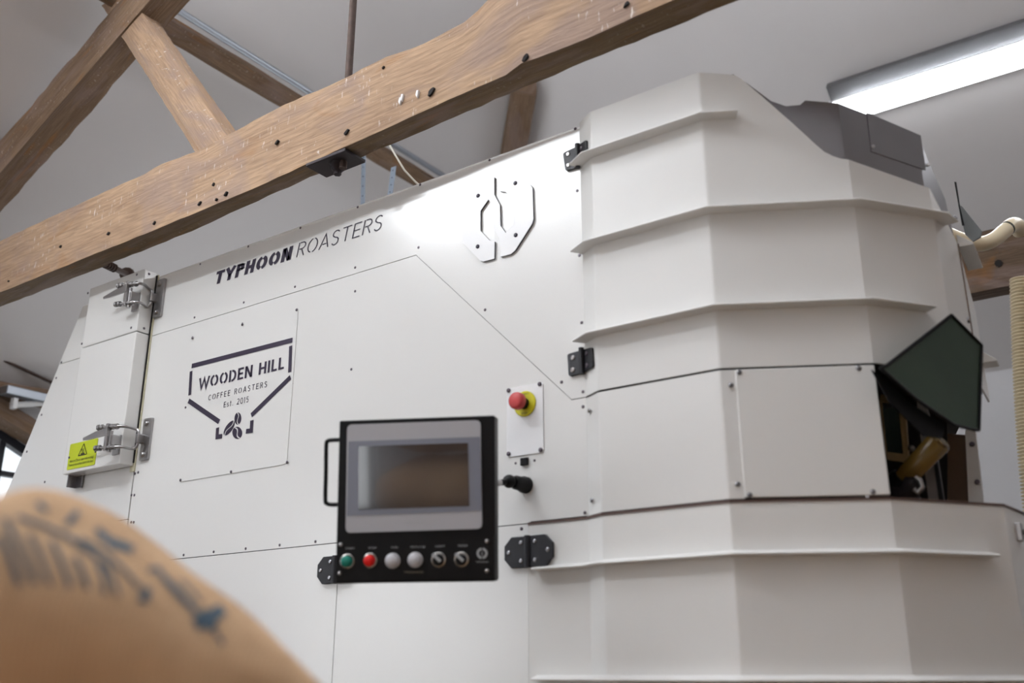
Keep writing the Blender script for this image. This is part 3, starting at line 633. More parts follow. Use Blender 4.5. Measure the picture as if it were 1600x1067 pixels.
c = onY(528, 890); octhinge(c.x, c.z, None)

# -------- rivets and screws of the front
SC = [(313, 412.7), (388, 385), (469.5, 356), (559, 323.6), (765, 250), (656.5, 288.5), (899, 201), (304, 496), (381, 472.5), (301, 527), (379, 505.6), (461, 448), (555, 418), (555, 455),
      (654, 386.6), (758, 484), (549, 577), (902, 298), (905.4, 399), (909, 504), (877.5, 597), (911, 612), (911, 635.5), (914, 801), (287, 867), (334, 862), (384, 857), (437, 851.5), (493, 846),
      (42, 705.6), (65, 648), (88, 590.5), (96, 566), (70, 753), (205.5, 773.5), (210, 773.5), (211, 740), (216, 738), (205, 816), (209, 816), (456.7, 599.4), (290, 636.6), (815, 826)]
for x, y in SC: disc('screw', onY(x, y), (0, -1, 0), .0039 if x > 260 else .0045, SCREWM, RO, .0016, 8)
for i, (x, y) in [(0, (923, 642)), (0, (927, 782)), (2, (1142, 602.5)), (2, (1155, 582.5)), (2, (1341, 576)), (2, (1152.5, 757)), (2, (1171, 774)), (2, (1363, 769))]:
    n_ = Vector((A[i+1][1]-A[i][1], -(A[i+1][0]-A[i][0]), 0)).normalized(); disc('screw', onPl(x, y, A[i], A[i+1])+n_*.003, n_, .0052, STEELD, RO, .003, 12)
q = onPl(1489, 342, A[4], A[5]); disc('screw', q+Vector((.003, 0, 0)), (1, -.2, 0), .006, STEELD, RO, .005, 12)
q = onPl(1510, 501, A[5], A[6]); disc('screw', q+Vector((.002, 0, 0)), (1, 0, 0), .006, STEELD, RO, .005, 12)

# -------- plates on the front
def plate(name, pts, m, y=Y, t=.003, r=.012, **k): return obj(name, rrect([Vector((p[0], y-t, p[2])) for p in pts], (0, t-.0003, 0), r), m, RO, **k)
def box_from(a, b): return [(a[0], 0, a[1]), (b[0], 0, a[1]), (b[0], 0, b[1]), (a[0], 0, b[1])]
lo_, hi_ = onY(279.5, 756), onY(467, 479.5)
plate('name_plate', box_from((lo_.x, lo_.z+.005), (hi_.x, hi_.z)), CREAM, t=.0022)
for x, y in ((463.5, 484), (448.6, 722), (361, 737), (282, 750), (378.7, 507), (300.7, 528)): disc('screw', onY(x, y, Y-.003), (0, -1, 0), .0045, SCREWM, RO, .0018, 8)
lo_, hi_ = onY(793, 715), onY(849, 597)
PE = plate('switch_plate', box_from((lo_.x, lo_.z), (hi_.x, hi_.z)), WHITE, t=.003, r=.006)
for x, y in ((795, 610), (843.5, 600), (795, 709), (845, 703)): disc('plate_screw', onY(x, y, Y-.003), (0, -1, 0), .0052, SCREWM, PE, .004, 10)
c = onY(820.5, 631, Y-.004); c_es = c.copy()
ES = obj('stop_collar', MB().lathe(c, (0, -1, 0), [(0, .030), (.002, .030), (.003, .028)], 32), YEL, RO, label='round yellow emergency stop collar')
obj('stop_neck', MB().lathe(c, (0, -1, 0), [(.002, .013), (.024, .013)], 20), BLACKM, ES)
obj('mushroom_button', MB().lathe(c, (0, -1, 0), [(.022, .0175), (.025, .020), (.036, .020), (.040, .0185), (.042, .014), (.0425, .001)], 32), REDM, ES, label='red mushroom button')
c2 = onY(820.5, 721.5, Y); obj('key_socket', MB().box(c2-Vector((0, .003, 0)), .020, .008, .018), BLACKM, RO, .002)
for s in (-1, 1): disc('screw', c2+Vector((s*.026, 0, 0)), (0, -1, 0), .003, SCREWM, RO, .002, 8)

# -------- lettering
def arc(cx, cy, rx, ry, a0, a1, n=10): return [(cx+rx*math.cos(R(a0+(a1-a0)*i/n)), cy+ry*math.sin(R(a0+(a1-a0)*i/n))) for i in range(n+1)]
def font(t):        # t: half stroke, stencil letters in a 1 high cell
    h = t; g_ = .05+t*.5
    O = [arc(.36, .5, .36-h, .5-h, 90+9, 270-14), arc(.36, .5, .36-h, .5-h, -90+9, 90-14)]
    return {
     'T': (.60, [[(0, 1-h), (.6, 1-h)], [(.3, 1-2*h), (.3, 0)]]), 'Y': (.62, [[(.04, 1), (.31, .45), (.58, 1)], [(.31, .5), (.31, 0)]]),
     'P': (.54, [[(h, 0), (h, 1)], [(2.6*h, 1-h)]+arc(.28, .72, .26-h, .28-h, 90, -90)+[(2.6*h, .44+h)]]),
     'H': (.62, [[(h, 0), (h, 1)], [(.62-h, 0), (.62-h, 1)], [(2*h, .5), (.62-2*h, .5)]]), 'O': (.72, O),
     'N': (.64, [[(h, 0), (h, 1)], [(h*1.2, 1-h*.4), (.64-h*1.2, h*.4)], [(.64-h, 0), (.64-h, 1)]]),
     'R': (.56, [[(h, 0), (h, 1)], [(2.8*h+.02, 1-h)]+arc(.30, .74, .26-h, .26-h, 90, -90)+[(2.8*h+.02, .48+h)], [(.30, .47), (.54-h*.3, 0)]]),
     'A': (.66, [[(h*.6, 0), (.33, 1-h*.4), (.66-h*.6, 0)], [(.20, .3), (.48, .3)]]),
     'S': (.54, [arc(.27, .75, .25-h, .25-h, 25, 270)[:-1]+arc(.27, .25+h*0, .25-h, .25, 90, -155)]),
     'E': (.50, [[(.5, 1-h), (h, 1-h), (h, h), (.5, h)], [(h, .5), (.46, .5)]]), 'W': (.92, [[(.02, 1), (.24, h*.6), (.46, .9), (.68, h*.6), (.90, 1)]]),
     'D': (.64, [[(h, 0), (h, 1)], [(2.8*h, 1-h)]+arc(.26, .5, .38-h, .5-h, 90, -90)+[(2.8*h, h)]]),
     'I': (.18, [[(.09, 0), (.09, 1)]]), 'L': (.46, [[(h, 1), (h, h), (.46, h)]]), 'C': (.60, [arc(.36, .5, .36-h, .5-h, 50, 310, 14)]),
     'F': (.48, [[(h, 0), (h, 1-h), (.48, 1-h)], [(h, .5), (.42, .5)]]), ' ': (.30, []), '.': (.2, [[(.1, 0), (.1, 2*h)]]),
     's': (.40, [arc(.2, .5, .17, .16, 25, 270)[:-1]+arc(.2, .19, .17, .15, 90, -155)]), 't': (.30, [[(.14, .95), (.14, 0)], [(0, .66), (.3, .66)]]),
     '2': (.50, [arc(.25, .74, .22, .24, 160, -20)+[(.03, h), (.5, h)]]), '0': (.56, [arc(.28, .5, .25, .48, 0, 360, 20)]), '1': (.24, [[(.0, .86), (.14, 1-h), (.14, 0)]]),
     '5': (.50, [[(.46, 1-h), (.10, 1-h), (.08, .56)]+arc(.24, .32, .22, .29, 120, -140)])}
def ribbon(mb, pl, t, O, U, V, s, N):
    P = [Vector(p) for p in pl]; n = len(P); a = []; b = []
    for i, p in enumerate(P):
        d1 = (p-P[i-1]).normalized() if i else (P[1]-p).normalized(); d2 = (P[i+1]-p).normalized() if i < n-1 else d1
        n1 = Vector((-d1.y, d1.x)); n2 = Vector((-d2.y, d2.x)); m = n1+n2
        m = m.normalized() if m.length > 1e-4 else n1
        k = t/max(.35, m.dot(n1)); a.append(p+m*k); b.append(p-m*k)
    def T(q, o): return O+U*(q.x*s)+V*(q.y*s)+N*o
    top = [T(q, .0008) for q in a]+[T(q, .0008) for q in b[::-1]]
    vs = [T(q, .0009) for q in a]+[T(q, .0009) for q in b]
    mb.add(vs, [[i, i+1, n+i+1, n+i] for i in range(n-1)])
def word(name, text, t, O, U, V, h, width, N, m, parent, gap=.14, label=None):
    F_ = font(t); tot = sum(F_[c][0]+gap for c in text)-gap; su = width/(tot*h); mb = MB(); x = 0
    for c in text:
        for pl in F_[c][1]: ribbon(mb, [(px+x, py) for px, py in pl], t, O, U*su, V, h, N)
        x += F_[c][0]+gap
    return obj(name, mb, m, parent, label=label)
NY = Vector((0, -1, 0)); EX = Vector((1, 0, 0)); EZ = Vector((0, 0, 1))
a, b, c, d = onY(338.5, 444), onY(454, 406), onY(457.5, 384), onY(334, 426.5)
zb_l = (a.z+b.z)/2; h_ = (c.z+d.z)/2-zb_l; shear = ((d.x-onY(338, 444).x))*0+.20
ital = EZ+EX*.20
word('bold_lettering', 'TYPHOON', .115, Vector((a.x-.012, Y, zb_l)), EX, ital, h_, b.x-a.x+.012, NY, VINYL, RO, .11, 'bold dark stencil letters')
a2, b2 = onY(463, 402), onY(600, 357)
word('thin_lettering', 'ROASTERS', .036, Vector((a2.x, Y, (a2.z+b2.z)/2)), EX, ital, h_*1.02, b2.x-a2.x-.01, NY, VINYL, RO, .16, 'thin dark outline letters')
# maker emblem plate
em = seq(650, 230, 5.3333, [(652, 248), (545, 290), (490, 345), (395, 500), (388, 795), (535, 945), (560, 952), (652, 928), (655, 785), (612, 776), (537, 695), (537, 530), (602, 435), (640, 478), (650, 690), (692, 760), (704, 912), (790, 890), (825, 860), (965, 640), (978, 600), (970, 340), (955, 315), (820, 210), (780, 198), (695, 218), (697, 366), (745, 372), (800, 430), (808, 460), (815, 640), (747, 712), (703, 655), (698, 480), (652, 395)])
EMB = obj('emblem', MB().prism([onY(x, y, Y-.0062) for x, y in em], (0, .0007, 0)), GLOSSW, RO, label='white raised two-part angular ring emblem')
obj('emblem_core', MB().prism([onY(x, y, Y-.0054) for x, y in em], (0, .0052, 0)), VINYL, EMB)
for x, y in seq(650, 230, 5.3333, [(518, 405), (828, 300), (515, 828), (832, 733)]): disc('emblem_screw', onY(x, y, Y-.006), (0, -1, 0), .0055, VINYL, RO, .003, 10)
# customer's badge, printed on the name plate
yb = Y-.0023
def zp(x, y): q = onY(250+x/3.232, 450+y/3.232, yb); return q
bd = MB()
def seg(mb, p, q, t): P0, P1 = zp(*p), zp(*q); ribbon(mb, [(P0.x, P0.z), (P1.x, P1.z)], t, Vector((0, yb, 0)), EX, EZ, 1, NY)
seg(bd, (161, 394), (670, 263), .0075); seg(bd, (158, 420), (151, 541), .0065); seg(bd, (661, 292), (656, 425), .0065)
seg(bd, (145, 569), (300, 676), .0075); seg(bd, (660, 450), (462, 643), .0075)
for pl in (((292, 705), (289, 752), (315, 748)), ((465, 668), (462, 720), (435, 724))):
    q = [zp(*p) for p in pl]; ribbon(bd, [(p.x, p.z) for p in q], .007, Vector((0, yb, 0)), EX, EZ, 1, NY)
BDG = obj('badge_print', bd, VINYL, RO, label='dark printed shield frame with coffee beans')
def wordpx(text, bl, br, tl, t, gap, nm='badge_lettering'):
    a, b, c = zp(*bl), zp(*br), zp(*tl); word(nm, text, t, Vector((a.x, yb, (a.z+b.z)/2)), EX, EZ, c.z-a.z, b.x-a.x, NY, VINYL, BDG, gap)
wordpx('WOODEN HILL', (196, 512), (626, 410), (190, 457), .085, .13)
wordpx('COFFEE ROASTERS', (244, 568), (540, 500), (243, 541), .055, .32)
wordpx('Est. 2015', (322, 602), (447, 578), (322, 574), .055, .28)
for cx, cy, rx, ry, rot in ((394, 659, 17, 31, -10), (350, 707, 20, 38, 33), (391, 731, 23, 34, -28)):
    o0 = zp(cx, cy); ux = (zp(cx+10, cy-2.6)-o0).x/10; uz = (o0-zp(cx, cy+10)).z/10
    for sd in (-1, 1):
        pts_ = []
        for i in range(13):
            a = R(-90+180*i/12)*sd; pts_.append((rx*math.cos(R(-90+180*i/12))*sd, ry*math.sin(R(-90+180*i/12))))
        for i in range(13):
            v = 1-2*i/12; pts_.append((.28*rx*math.sin(v*math.pi)+sd*rx*.13, ry*v*.97))
        q = []
        for u, v in pts_:
            c_, s_ = math.cos(R(-rot)), math.sin(R(-rot)); q.append((o0.x+(u*c_-v*s_)*ux, yb-.0009, o0.z+(u*s_+v*c_)*uz))
        obj('bean_print', MB().prism(q, (0, .0005, 0)), VINYL, BDG)

# -------- latched insulated door on the left
XB = (onY(243, 432, Y-.004).x+onY(212, 728, Y-.004).x)/2-.002
d = ray(191, 723); d2 = ray(221, 424); YBX = .5*(d.y*XB/d.x+d2.y*XB/d2.x)
bt = onY(222, 421, YBX).z; bbm = onY(191, 723, YBX).z; bl_ = (onY(134.6, 455, YBX).x+onY(102.6, 740, YBX).x)/2; bs = onY(128, 545, YBX).z*.5+onY(208, 517, YBX).z*.5
Yk = Y-.004
UD = obj('insulated_door', MB().bb(bl_, XB, YBX, Yk, bbm, bs-.0015), CREAM, RO, .003)
obj('door_cap', MB().bb(bl_+.003, XB, YBX, Yk, bs+.0015, bt), CREAM, RO, .003)
obj('door_gasket', MB().bb(bl_+.01, XB+.004, Yk-.004, Y-.0005, bbm+.01, bt-.01), DARK, RO)
for x, y in ((137.6, 458), (128, 537), (205, 512), (214, 429)): disc('screw', onY(x, y, YBX), (0, -1, 0), .0045, SCREWM, RO, .0018, 8)
for x, y in ((225, 513), (233, 428)): disc('screw', onX(x, y, XB), (1, 0, 0), .0045, SCREWM, RO, .0018, 8)
def latch(px, py):
    k = onY(px, py, Y-.004); z = k.z     # keeper plate centre
    H = obj('toggle_latch', rrect([(k.x-.022, Y-.008, z-.068), (k.x+.022, Y-.008, z-.068), (k.x+.022, Y-.008, z+.068), (k.x-.022, Y-.008, z+.068)], (0, .008, 0), .006), STEEL, RO, .001, 'stainless toggle latch')
    for s in (-1, 1): obj('latch_screw', MB().lathe((k.x-.004, Y-.008, z+s*.05), (0, -1, 0), [(0, .009), (.003, .009), (.006, .005)], 14), STEEL, H)
    kx_ = k.x-.018; fx_ = XB-.012; fy = YBX-.030
    # keeper hook
    obj('keeper_hook', MB().box((kx_+.004, Y-.018, z), .014, .026, .03), STEEL, H, .003)
    for s in (-1, 1):
        pts_ = [Vector((kx_, Y-.022, z)), Vector((kx_, Y-.023, z+s*.022)), Vector((kx_-.010, Y-.030, z+s*.032)), Vector((fx_+.03, fy+.01, z+s*.033)), Vector((fx_-.045, fy-.018, z+s*.033))]
        obj('u_bolt', MB().tube(smooth(pts_, 4), .0048, 10), STEEL, H)
        dd = (pts_[4]-pts_[3]).normalized()
        for t_ in (.0, .013, .036, .052, .066):
            q = pts_[4]+dd*(.002-t_); obj('nut', MB().tube([q-dd*.004, q+dd*.004], .0095, 6), STEEL, H)
    q = Vector((fx_-.012, fy-.006, z)); obj('cross_head', MB().box(q, .014, .016, .088), STEEL, H, .003)
    obj('pivot_block', MB().box((fx_-.004, YBX-.017, z-.010), .026, .034, .036), STEEL, H, .003)
    obj('base_flange', MB().box((fx_-.008, YBX-.003, z-.020), .036, .006, .062), STEEL, H, .002)
    obj('pivot_pin', MB().tube([(fx_-.004, YBX-.03, z-.048), (fx_-.004, YBX-.03, z+.02)], .006, 10), STEEL, H)
    hp_ = [(fx_-.005, YBX-.046, z+.032), (fx_-.05, YBX-.048, z+.026), (fx_-.10, YBX-.050, z+.016), (fx_-.125, YBX-.052, z+.010), (fx_-.123, YBX-.052, z+.002), (fx_-.09, YBX-.050, z+.000), (fx_-.05, YBX-.048, z+.002), (fx_-.005, YBX-.046, z+.004)]
    obj('lever', MB().prism(hp_, (0, .005, 0)), STEEL, H, .001)
latch(249.5, 466); latch(229, 686)
# bracket below the door
q = onY(115, 752, Y-.02); obj('door_stop', MB().box(q+Vector((-.008, 0, 0)), .006, .034, .042).box(q+Vector((.01, .014, 0)), .036, .006, .042), STEELD, RO, .001)
# warning sign
sp = [onY(x, y, YBX-.0016) for x, y in seq(95, 675, 15.24, [(220, 290), (880, 150), (810, 770), (145, 910)])]
sx0, sx1 = (sp[0].x+sp[3].x)/2, (sp[1].x+sp[2].x)/2; sz1, sz0 = (sp[0].z+sp[1].z)/2, (sp[2].z+sp[3].z)/2
sx1 = min(sx1, XB-.02)
SG = obj('warning_sign', rrect([(sx0, YBX-.0016, sz0), (sx1, YBX-.0016, sz0), (sx1, YBX-.0016, sz1), (sx0, YBX-.0016, sz1)], (0, .0013, 0), .005), SIGNY, RO, label='acid yellow hot surface warning sign')
W_, H_ = sx1-sx0, sz1-sz0; tx, tz = sx0+W_*.52, sz0+H_*.47
tr = MB(); P = [(tx-W_*.15, tz), (tx+W_*.15, tz), (tx, tz+H_*.44)]
for i in range(3): ribbon(tr, [P[i], P[(i+1) % 3]], .0016, Vector((0, YBX-.0017, 0)), EX, EZ, 1, NY)
for k in (-1, 0, 1): ribbon(tr, [(tx+k*W_*.035+.002*math.sin(i*1.3), tz+H_*(.07+.035*i)) for i in range(6)], .0010, Vector((0, YBX-.0017, 0)), EX, EZ, 1, NY)
ribbon(tr, [(tx-W_*.07, tz+H_*.045), (tx+W_*.07, tz+H_*.045)], .002, Vector((0, YBX-.0017, 0)), EX, EZ, 1, NY)
obj('hot_surface_symbol', tr, BLACKINK, SG)
def ftext(name, text, O, U, V, N, width, m, parent, size=None):
    cu = bpy.data.curves.new(name, 'FONT'); cu.body = text; cu.size = 1; ob = bpy.data.objects.new(name, cu); col.objects.link(ob)
    bpy.context.view_layer.update(); me = bpy.data.meshes.new_from_object(ob.evaluated_get(bpy.context.evaluated_depsgraph_get())); bpy.data.objects.remove(ob)
    xs = [v.co.x for v in me.vertices]; wd = max(xs)-min(xs); s = width/wd; sv = size or s; mb = MB()
    mb.add([O+U*((v.co.x-min(xs))*s)+V*(v.co.y*sv)+N*.0006 for v in me.vertices], [list(p.vertices) for p in me.polygons]); bpy.data.meshes.remove(me)
    return obj(name, mb, m, parent)
ftext('sign_text', 'Attention! Do not open while working!', Vector((sx0+W_*.07, YBX-.0017, sz0+H_*.27)), EX, EZ, NY, W_*.86, BLACKINK, SG, .013)
ftext('sign_text', 'There are hot surfaces behind the door!', Vector((sx0+W_*.05, YBX-.0017, sz0+H_*.12)), EX, EZ, NY, W_*.9, BLACKINK, SG, .013)
for x, y in seq(95, 675, 15.24, [(200, 605), (825, 465)]): disc('sign_rivet', onY(x, y, YBX-.0017), (0, -1, 0), .004, SCREWM, SG, .002, 8)

ftext('collar_text', 'EMERGENCY', c_es+Vector((-.013, -.0032, .0205)), EX, EZ, NY, .026, BLACKINK, ES, .006)
ftext('collar_text', 'STOP', c_es+Vector((-.008, -.0032, -.0255)), EX, EZ, NY, .016, BLACKINK, ES, .007)
# -------- control console on its arm
D0 = 1.90; P0 = ray(650, 782)*D0
cr = -ray(-11600, 1092).normalized(); cu_ = ray(712, -7106).normalized(); cr = (cr-cu_*cr.dot(cu_)).normalized(); cn = cr.cross(cu_)
if cn.dot(P0) > 0: cn = -cn
def cp(px, py, off=0):
    Pp = P0+cn*off; d = ray(px, py); return d*(Pp.dot(cn)/d.dot(cn))
def cz(a, b, off=0): return cp(480+a/3.5575, 630+b/3.5575, off)
fc = [cz(178, 97), cz(1043, 66), cz(1046, 990), cz(155, 1003)]
bx = MB().prism(fc, -cn*.045)
CO = obj('control_console', bx, BLACKM, RO, .003, 'black steel operator console with screen and buttons')
obj('console_back', MB().prism([P0-cn*.045+cr*(a*.12)+cu_*(b*.13)-cu_*.0 for a, b in ((-1, -1), (1.03, -1), (1.03, .2), (-1, .2))], -cn*.04), BLACKM, CO, .003)
def crr(name, pts, off, t, m, r): return obj(name, rrect([cz(a, b, off) for a, b in pts], -cn*t, r), m, CO)
crr('bezel', [(222, 119), (963, 93), (972, 697), (213, 721)], .004, .0035, BEZ, .010)
crr('bezel_band', [(229, 212), (961, 186), (969, 598), (220, 627)], .0048, .0007, BEZ2, .0005)
crr('screen', [(285, 239), (893, 220), (901, 570), (284, 591)], .0056, .0007, SCREEN, .0005)
crr('button_plate', [(168, 755), (1040, 728), (1042, 972), (160, 985)], .0022, .002, BLACKM, .002)
def cylc(name, px, py, prof, m, par, n=28): return obj(name, MB().lathe(cz(px, py, 0), cn, prof, n), m, par)
pb = []
for i, (x, y, m_) in enumerate([(226, 878, GRNB), (352, 874, REDB), (478, 875, LENSW), (603, 870, LENSW)]):
    o = cylc('push_button', x, y, [(.002, .0148), (.006, .0148), (.0075, .013), (.0075, .0108)], CHROME if i < 2 else LENSW, CO)
    q = cylc('lens', x, y, [(.006, .0108), (.011, .0108), (.0125, .009), (.013, .001)], m_, CO)
for x, y in ((733, 870), (860, 868)):
    cylc('selector_ring', x, y, [(.002, .0148), (.005, .0148), (.006, .0135), (.006, .0112), (.003, .0110)], CHROME, CO)
    cylc('selector_knob', x, y, [(.002, .0108), (.009, .0105), (.010, .009), (.010, .001)], BLACKM, CO)
    a, b = cz(x-38, y-32, .014), cz(x+6, y+8, .014); dd = (b-a).normalized(); nn = cn.cross(dd)
    obj('selector_pointer', MB().prism([a-nn*.0026, b-nn*.0026, b+nn*.0026, a+nn*.0026], -cn*.005), LEGW, CO)
for x, y in ((188, 785), (1000, 767), (183, 945), (1000, 932)): cylc('console_screw', x, y, [(.002, .0042), (.004, .0040), (.0055, .002)], STEEL, CO, 12)
for tx_, x, y, wpx in (('START', 240, 812, 52), ('STOP', 363, 809, 46), ('FUEL', 488, 806, 40), ('VENTILATOR', 615, 804, 86), ('LIGHT', 740, 800, 52), ('MODE', 865, 797, 52)):
    O = cz(x-wpx/2, y, .0026); ftext('button_legend', tx_, O, cr, cu_, cn, wpx/3.5575*D0/F, LEGW, CO, .0052)
ftext('console_lettering', 'TYPHOONROASTERS', cz(538, 944, .0026), cr, cu_, cn, 110/3.5575*D0/F, mat('dim_legend_ink', (.25, .22, .16), .5), CO, .0050)
ftext('bezel_lettering', 'touch panel', cz(540, 668, .0045), cr, cu_, cn, 110/3.5575*D0/F, LEGW, CO, .0045)
O = cz(972, 834, .0024)
def ringpoly(r0, r1, n=36, a0=0, a1=360):
    mb = MB(); o_ = []; i_ = []
    for k in range(n+1):
        a = R(a0+(a1-a0)*k/n); v = cr*math.cos(a)+cu_*math.sin(a); o_.append(O+v*r1); i_.append(O+v*r0)
    mb.add(o_+i_, [[k, k+1, n+1+k+1, n+1+k] for k in range(n)]); return mb
rp = ringpoly(.0062, .0105, 18, 97, 263); r2 = ringpoly(.0062, .0105, 18, -83, 83); rp.add(r2.v, r2.f)
rp.add([O+cr*x+cu_*y for x, y in ((-.0015, .005), (.0008, .002), (.0008, -.003), (.002, -.005), (-.0006, -.003), (-.0006, .002))], [list(range(6))])
obj('console_emblem', rp, LEGW, CO); ftext('console_lettering', 'TYPHOON ROASTERS', cz(938, 886, .0026), cr, cu_, cn, 68/3.5575*D0/F, LEGW, CO, .0040)
hh_ = [cz(178, 203, -.012), cz(135, 205, -.012), cz(115, 210, -.012), cz(106, 232, -.012), cz(104, 380, -.012), cz(101, 535, -.012), cz(110, 556, -.012), cz(128, 563, -.012), cz(168, 563, -.012)]
obj('grab_handle', MB().tube(smooth(hh_, 4), .0042, 10), BLACKM, CO)
# arm
am = onY(822, 758, Y)
obj('arm_mount', MB().lathe(am, (0, -1, 0), [(0, .019), (.012, .019), (.016, .016), (.040, .016), (.048, .012)], 20), BLACKM, RO)
bc = am+Vector((-.004, -.06, 0)); be = P0-cn*.09+cr*.03+cu_*.02
a_ = MB(); a_.ball(bc, .015); a_.tube([bc, bc.lerp(be, .18)], .007, 10); obj('arm_joint', a_, BLACKM, RO)
obj('arm_stud', MB().tube([bc.lerp(be, .14), bc.lerp(be, .26)], .0075, 10), STEEL, RO)
a_ = MB(); a_.tube([bc.lerp(be, .24), bc.lerp(be, .4), bc.lerp(be, 1)], [.011, .014, .014], 12); a_.ball(be, .02); obj('support_arm', a_, BLACKM, RO)

# ================================================================ SACKS
def sack_mesh(L, Wd, H, seed, n=56, m=44):
    r = random.Random(seed); ph = [(r.uniform(0, 6.28), r.uniform(0, 6.28), r.uniform(2, 7), r.uniform(2, 7)) for _ in range(10)]; vs = []; fs = []
    for i in range(n+1):
        u = -1+2*i/n; uu = math.copysign(abs(u)**.9, u)
        pr = max(0, 1-abs(uu)**(1.115 if seed == 3 else 3.2))**(1/1.115 if seed == 3 else .45)
        for j in range(m):
            a = 2*math.pi*j/m; ca, sa = math.cos(a), math.sin(a); k = 2/2.5
            x = uu*L/2; y = math.copysign(abs(ca)**k, ca)*Wd/2*(pr*.86+.14); z = math.copysign(abs(sa)**k, sa)*H/2*(pr*.97+.03)
            wv = sum(math.sin(p[2]*u*2+p[0])*math.sin(p[3]*a*.6+p[1]) for p in ph)*.0035
            fold = .005*math.sin(a*9+u*4)*abs(u)**3
            if seed == 3:          # a slumped sack: the top line droops towards its ends, the body keeps its thickness
                hh = .115*pr**.55+.008; kz = math.copysign(abs(sa)**k, sa); rr = 1+(wv*.45+fold)/.2
                vs.append((x, y*rr, pr*H/2*.97+.03-hh+kz*hh*rr)); continue
            rr = 1+(wv+fold)/(H/2); vs.append((x, y*rr, z*rr))
        if i < n: fs += [[i*m+j, i*m+(j+1) % m, (i+1)*m+(j+1) % m, (i+1)*m+j] for j in range(m)]
    fs += [list(range(m-1, -1, -1)), [n*m+j for j in range(m)]]
    return vs, fs
def sack(c, L, Wd, H, rz, seed, label, group=None, base=None):
    if base is None:
        vs, fs = sack_mesh(L, Wd, H, seed); me = bpy.data.meshes.new('jute_sack'); me.from_pydata(vs, [], fs); me.materials.append(JUTE)
        for p in me.polygons: p.use_smooth = True
        bm = bmesh.new(); bm.from_mesh(me); bmesh.ops.recalc_face_normals(bm, faces=bm.faces); bm.to_mesh(me); bm.free()
    else: me = base
    o = bpy.data.objects.new('jute_sack', me); col.objects.link(o); o.location = (c[0], c[1], c[2]+CZ); o.rotation_euler = (0, 0, rz)
    if base is not None: o.scale = (L/1.0, Wd/.56, H/.30)
    return tag(o, label, 'sack', group)
# foreground sack: axis across the view, to the left
hr = Vector((math.cos(YAW), math.sin(YAW), 0)); hf = Vector((-math.sin(YAW), math.cos(YAW), 0))
FSD = .78
fc_ = hf*(FSD+.14)+hr*(-.412)+Vector((0, 0, -.0434))
FS = sack(fc_, .4866, .42, .3486, YAW, 3, 'tan jute coffee sack with faded blue printing, out of focus in the lower left foreground')
bpy.context.view_layer.update()
MWs = FS.matrix_world.copy(); bv = BVHTree.FromPolygons([MWs @ v.co for v in FS.data.vertices], [list(p.vertices) for p in FS.data.polygons])
CO_ = Vector((0, 0, CZ))
def hit(px, py):
    h = bv.ray_cast(CO_, ray(px, py).normalized()); return (h[0], h[1]) if h[0] else None
def ink(pl, wpx, name='print'):
    n_ = 14; dense = []
    for i in range(len(pl)-1):
        for k in range(n_): t = k/n_; dense.append((pl[i][0]*(1-t)+pl[i+1][0]*t, pl[i][1]*(1-t)+pl[i+1][1]*t))
    dense.append(pl[-1]); rows = []
    for i, p in enumerate(dense):
        a = Vector(dense[max(i-1, 0)]); b = Vector(dense[min(i+1, len(dense)-1)]); t = (b-a).normalized(); nn = Vector((-t.y, t.x)); row = []
        for s in (-1, -.5, 0, .5, 1):
            q = Vector(p)+nn*wpx/2*s; h = hit(q.x, q.y)
            if h is None: row = None; break
            nrm = h[1] if h[1].dot(h[0]-CO_) < 0 else -h[1]
            row.append(h[0]+nrm*.0012-CO_)
        rows.append(row)
    mb = MB(); 
    for r0_, r1_ in zip(rows, rows[1:]):
        if r0_ and r1_: mb.add(r0_+r1_, [[k, k+1, 5+k+1, 5+k] for k in range(4)], True)
    if not mb.v: return
    o = obj(name, mb, BLUEINK); w_ = o.matrix_world.copy(); o.parent = FS
    bpy.context.view_layer.update(); o.matrix_parent_inverse = FS.matrix_world.inverted()
s1_ = lambda pts: seq(0, 760, 3.4767, pts)
for pl, wd in [([(20, 180), (80, 290), (145, 420), (190, 530)], 9), ([(-10, 270), (45, 370), (85, 480), (105, 540)], 10), ([(155, 265), (215, 380), (270, 540)], 8), ([(275, 300), (330, 420), (380, 550)], 8),
               ([(405, 385), (440, 470), (475, 560)], 8), ([(530, 420), (560, 500), (570, 590)], 7), ([(570, 420), (610, 500), (640, 600)], 6), ([(90, 170), (220, 215), (350, 270), (470, 350), (560, 430)], 7),
               ([(430, 290), (560, 360), (650, 440), (760, 560)], 6), ([(800, 555), (770, 635)], 14), ([(200, 95), (250, 140)], 9), ([(420, 140), (360, 215)], 10), ([(520, 240), (590, 300), (720, 350)], 12), ([(590, 310), (690, 335)], 14),
               ([(800, 460), (850, 450), (880, 490)], 7), ([(880, 490), (960, 570), (1050, 670)], 8)]:
    ink(s1_(pl), wd)
s2_ = lambda pts: seq(240, 780, 3.719, pts)
for pl, wd in [([(50, 460), (150, 570), (270, 690)], 8), ([(235, 735), (330, 690), (400, 640)], 20), ([(280, 650), (340, 760)], 18), ([(350, 770), (400, 850)], 6), ([(150, 470), (220, 540), (270, 610)], 4)]:
    ink(s2_(pl), wd)
SB = FS.data
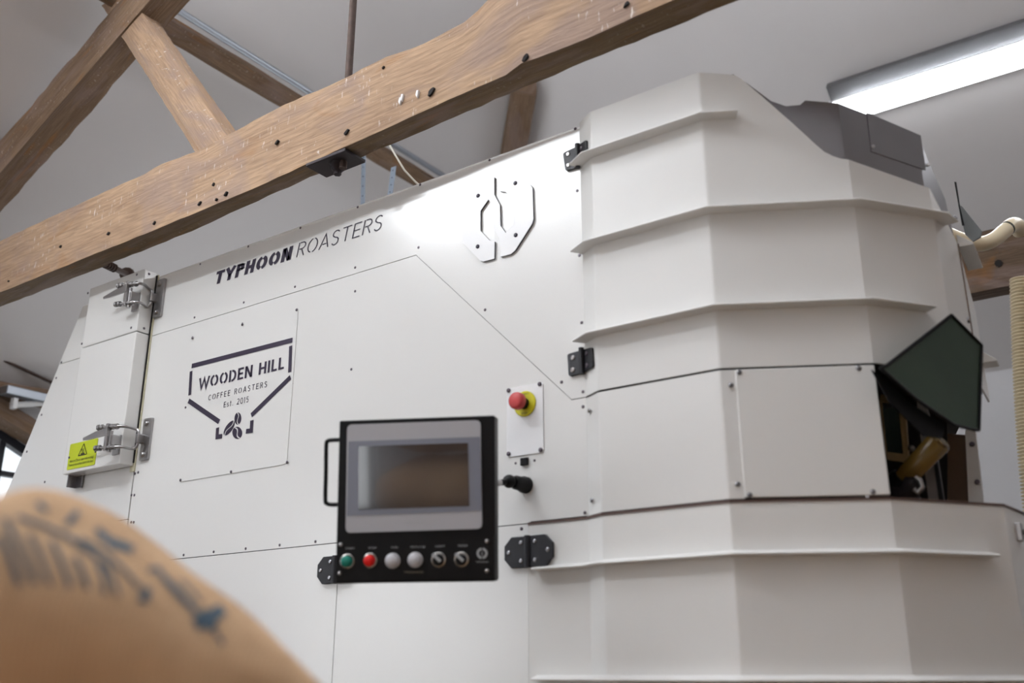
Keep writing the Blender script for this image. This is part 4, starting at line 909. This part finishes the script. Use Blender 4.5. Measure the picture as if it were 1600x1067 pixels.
# sacks under it and pallets behind the viewer
PL = mat('pallet_pine', (.42, .30, .18), .8)
def pallet(c, rz, label):
    t = empty('pallet', (c[0], c[1], FZ), label, 'pallet', 'pallets around the viewer'); 
    X = Vector((math.cos(rz), math.sin(rz), 0)); Yy = Vector((-X.y, X.x, 0)); Z = Vector((0, 0, 1)); cc = Vector((c[0], c[1], FZ))
    for i in range(7): obj('deck_board', MB().box(cc+Z*.133+Yy*(-.5+i/6), 1.15, .1, .022, (X, Yy, Z)), PL, t)
    for k in (-1, 0, 1): obj('stringer', MB().box(cc+Z*.061+X*(k*.5), .1, 1.08, .122, (X, Yy, Z)), PL, t)
def stack(c, rz, n, H=.30, L=1.0, Wd=.56, both=True):
    if both: pallet(c, rz, 'pine pallet under a stack of jute sacks')
    for k in range(n):
        for s in ((-1, 1) if both else (0,)):
            X = Vector((-math.sin(rz), math.cos(rz), 0)); q = Vector((c[0], c[1], 0))+X*(s*.29)
            sack((q.x, q.y, FZ+(.146 if both else 0)+H/2+k*H), L, Wd, H, rz+(math.pi if (k+s) % 2 else 0)+rnd.uniform(-.04, .04), 0, 'plain tan jute sack in an unseen stack around the viewer', 'stacked jute sacks', SBB)
vs, fs = sack_mesh(1.0, .56, .30, 9, 30, 24); SBB = bpy.data.meshes.new('jute_sack'); SBB.from_pydata(vs, [], fs); SBB.materials.append(JUTE)
for p in SBB.polygons: p.use_smooth = True
stack((fc_.x, fc_.y), YAW, 3, .41, Wd=.40, L=.40, both=False)
nb = hf*.47+hr*(-.50); stack((nb.x, nb.y), YAW, 3, .405, Wd=.40, both=False)  # unseen stack added to shade the foreground sack from below
nb = hf*.86+hr*(.31); stack((nb.x, nb.y), YAW+R(90), 3, .385, Wd=.5, both=False)  # unseen stack added to shade the sack's lower right side
nb = hf*(-.40)+hr*(-.70); stack((nb.x, nb.y), YAW, 6, H=.32, both=False)  # unseen stack added to block light onto the foreground sack
stack((-1.9, -2.2), R(14), 6); stack((.75, -1.9), R(-8), 4); stack((1.85, .3), R(95), 6); stack((1.95, 1.75), R(88), 6)  # last two are unseen, added to darken and warm the drum's right facets
print('tris', sum(len(o.data.polygons) for o in bpy.data.objects if o.type == 'MESH'), 'objs', len(bpy.data.objects))
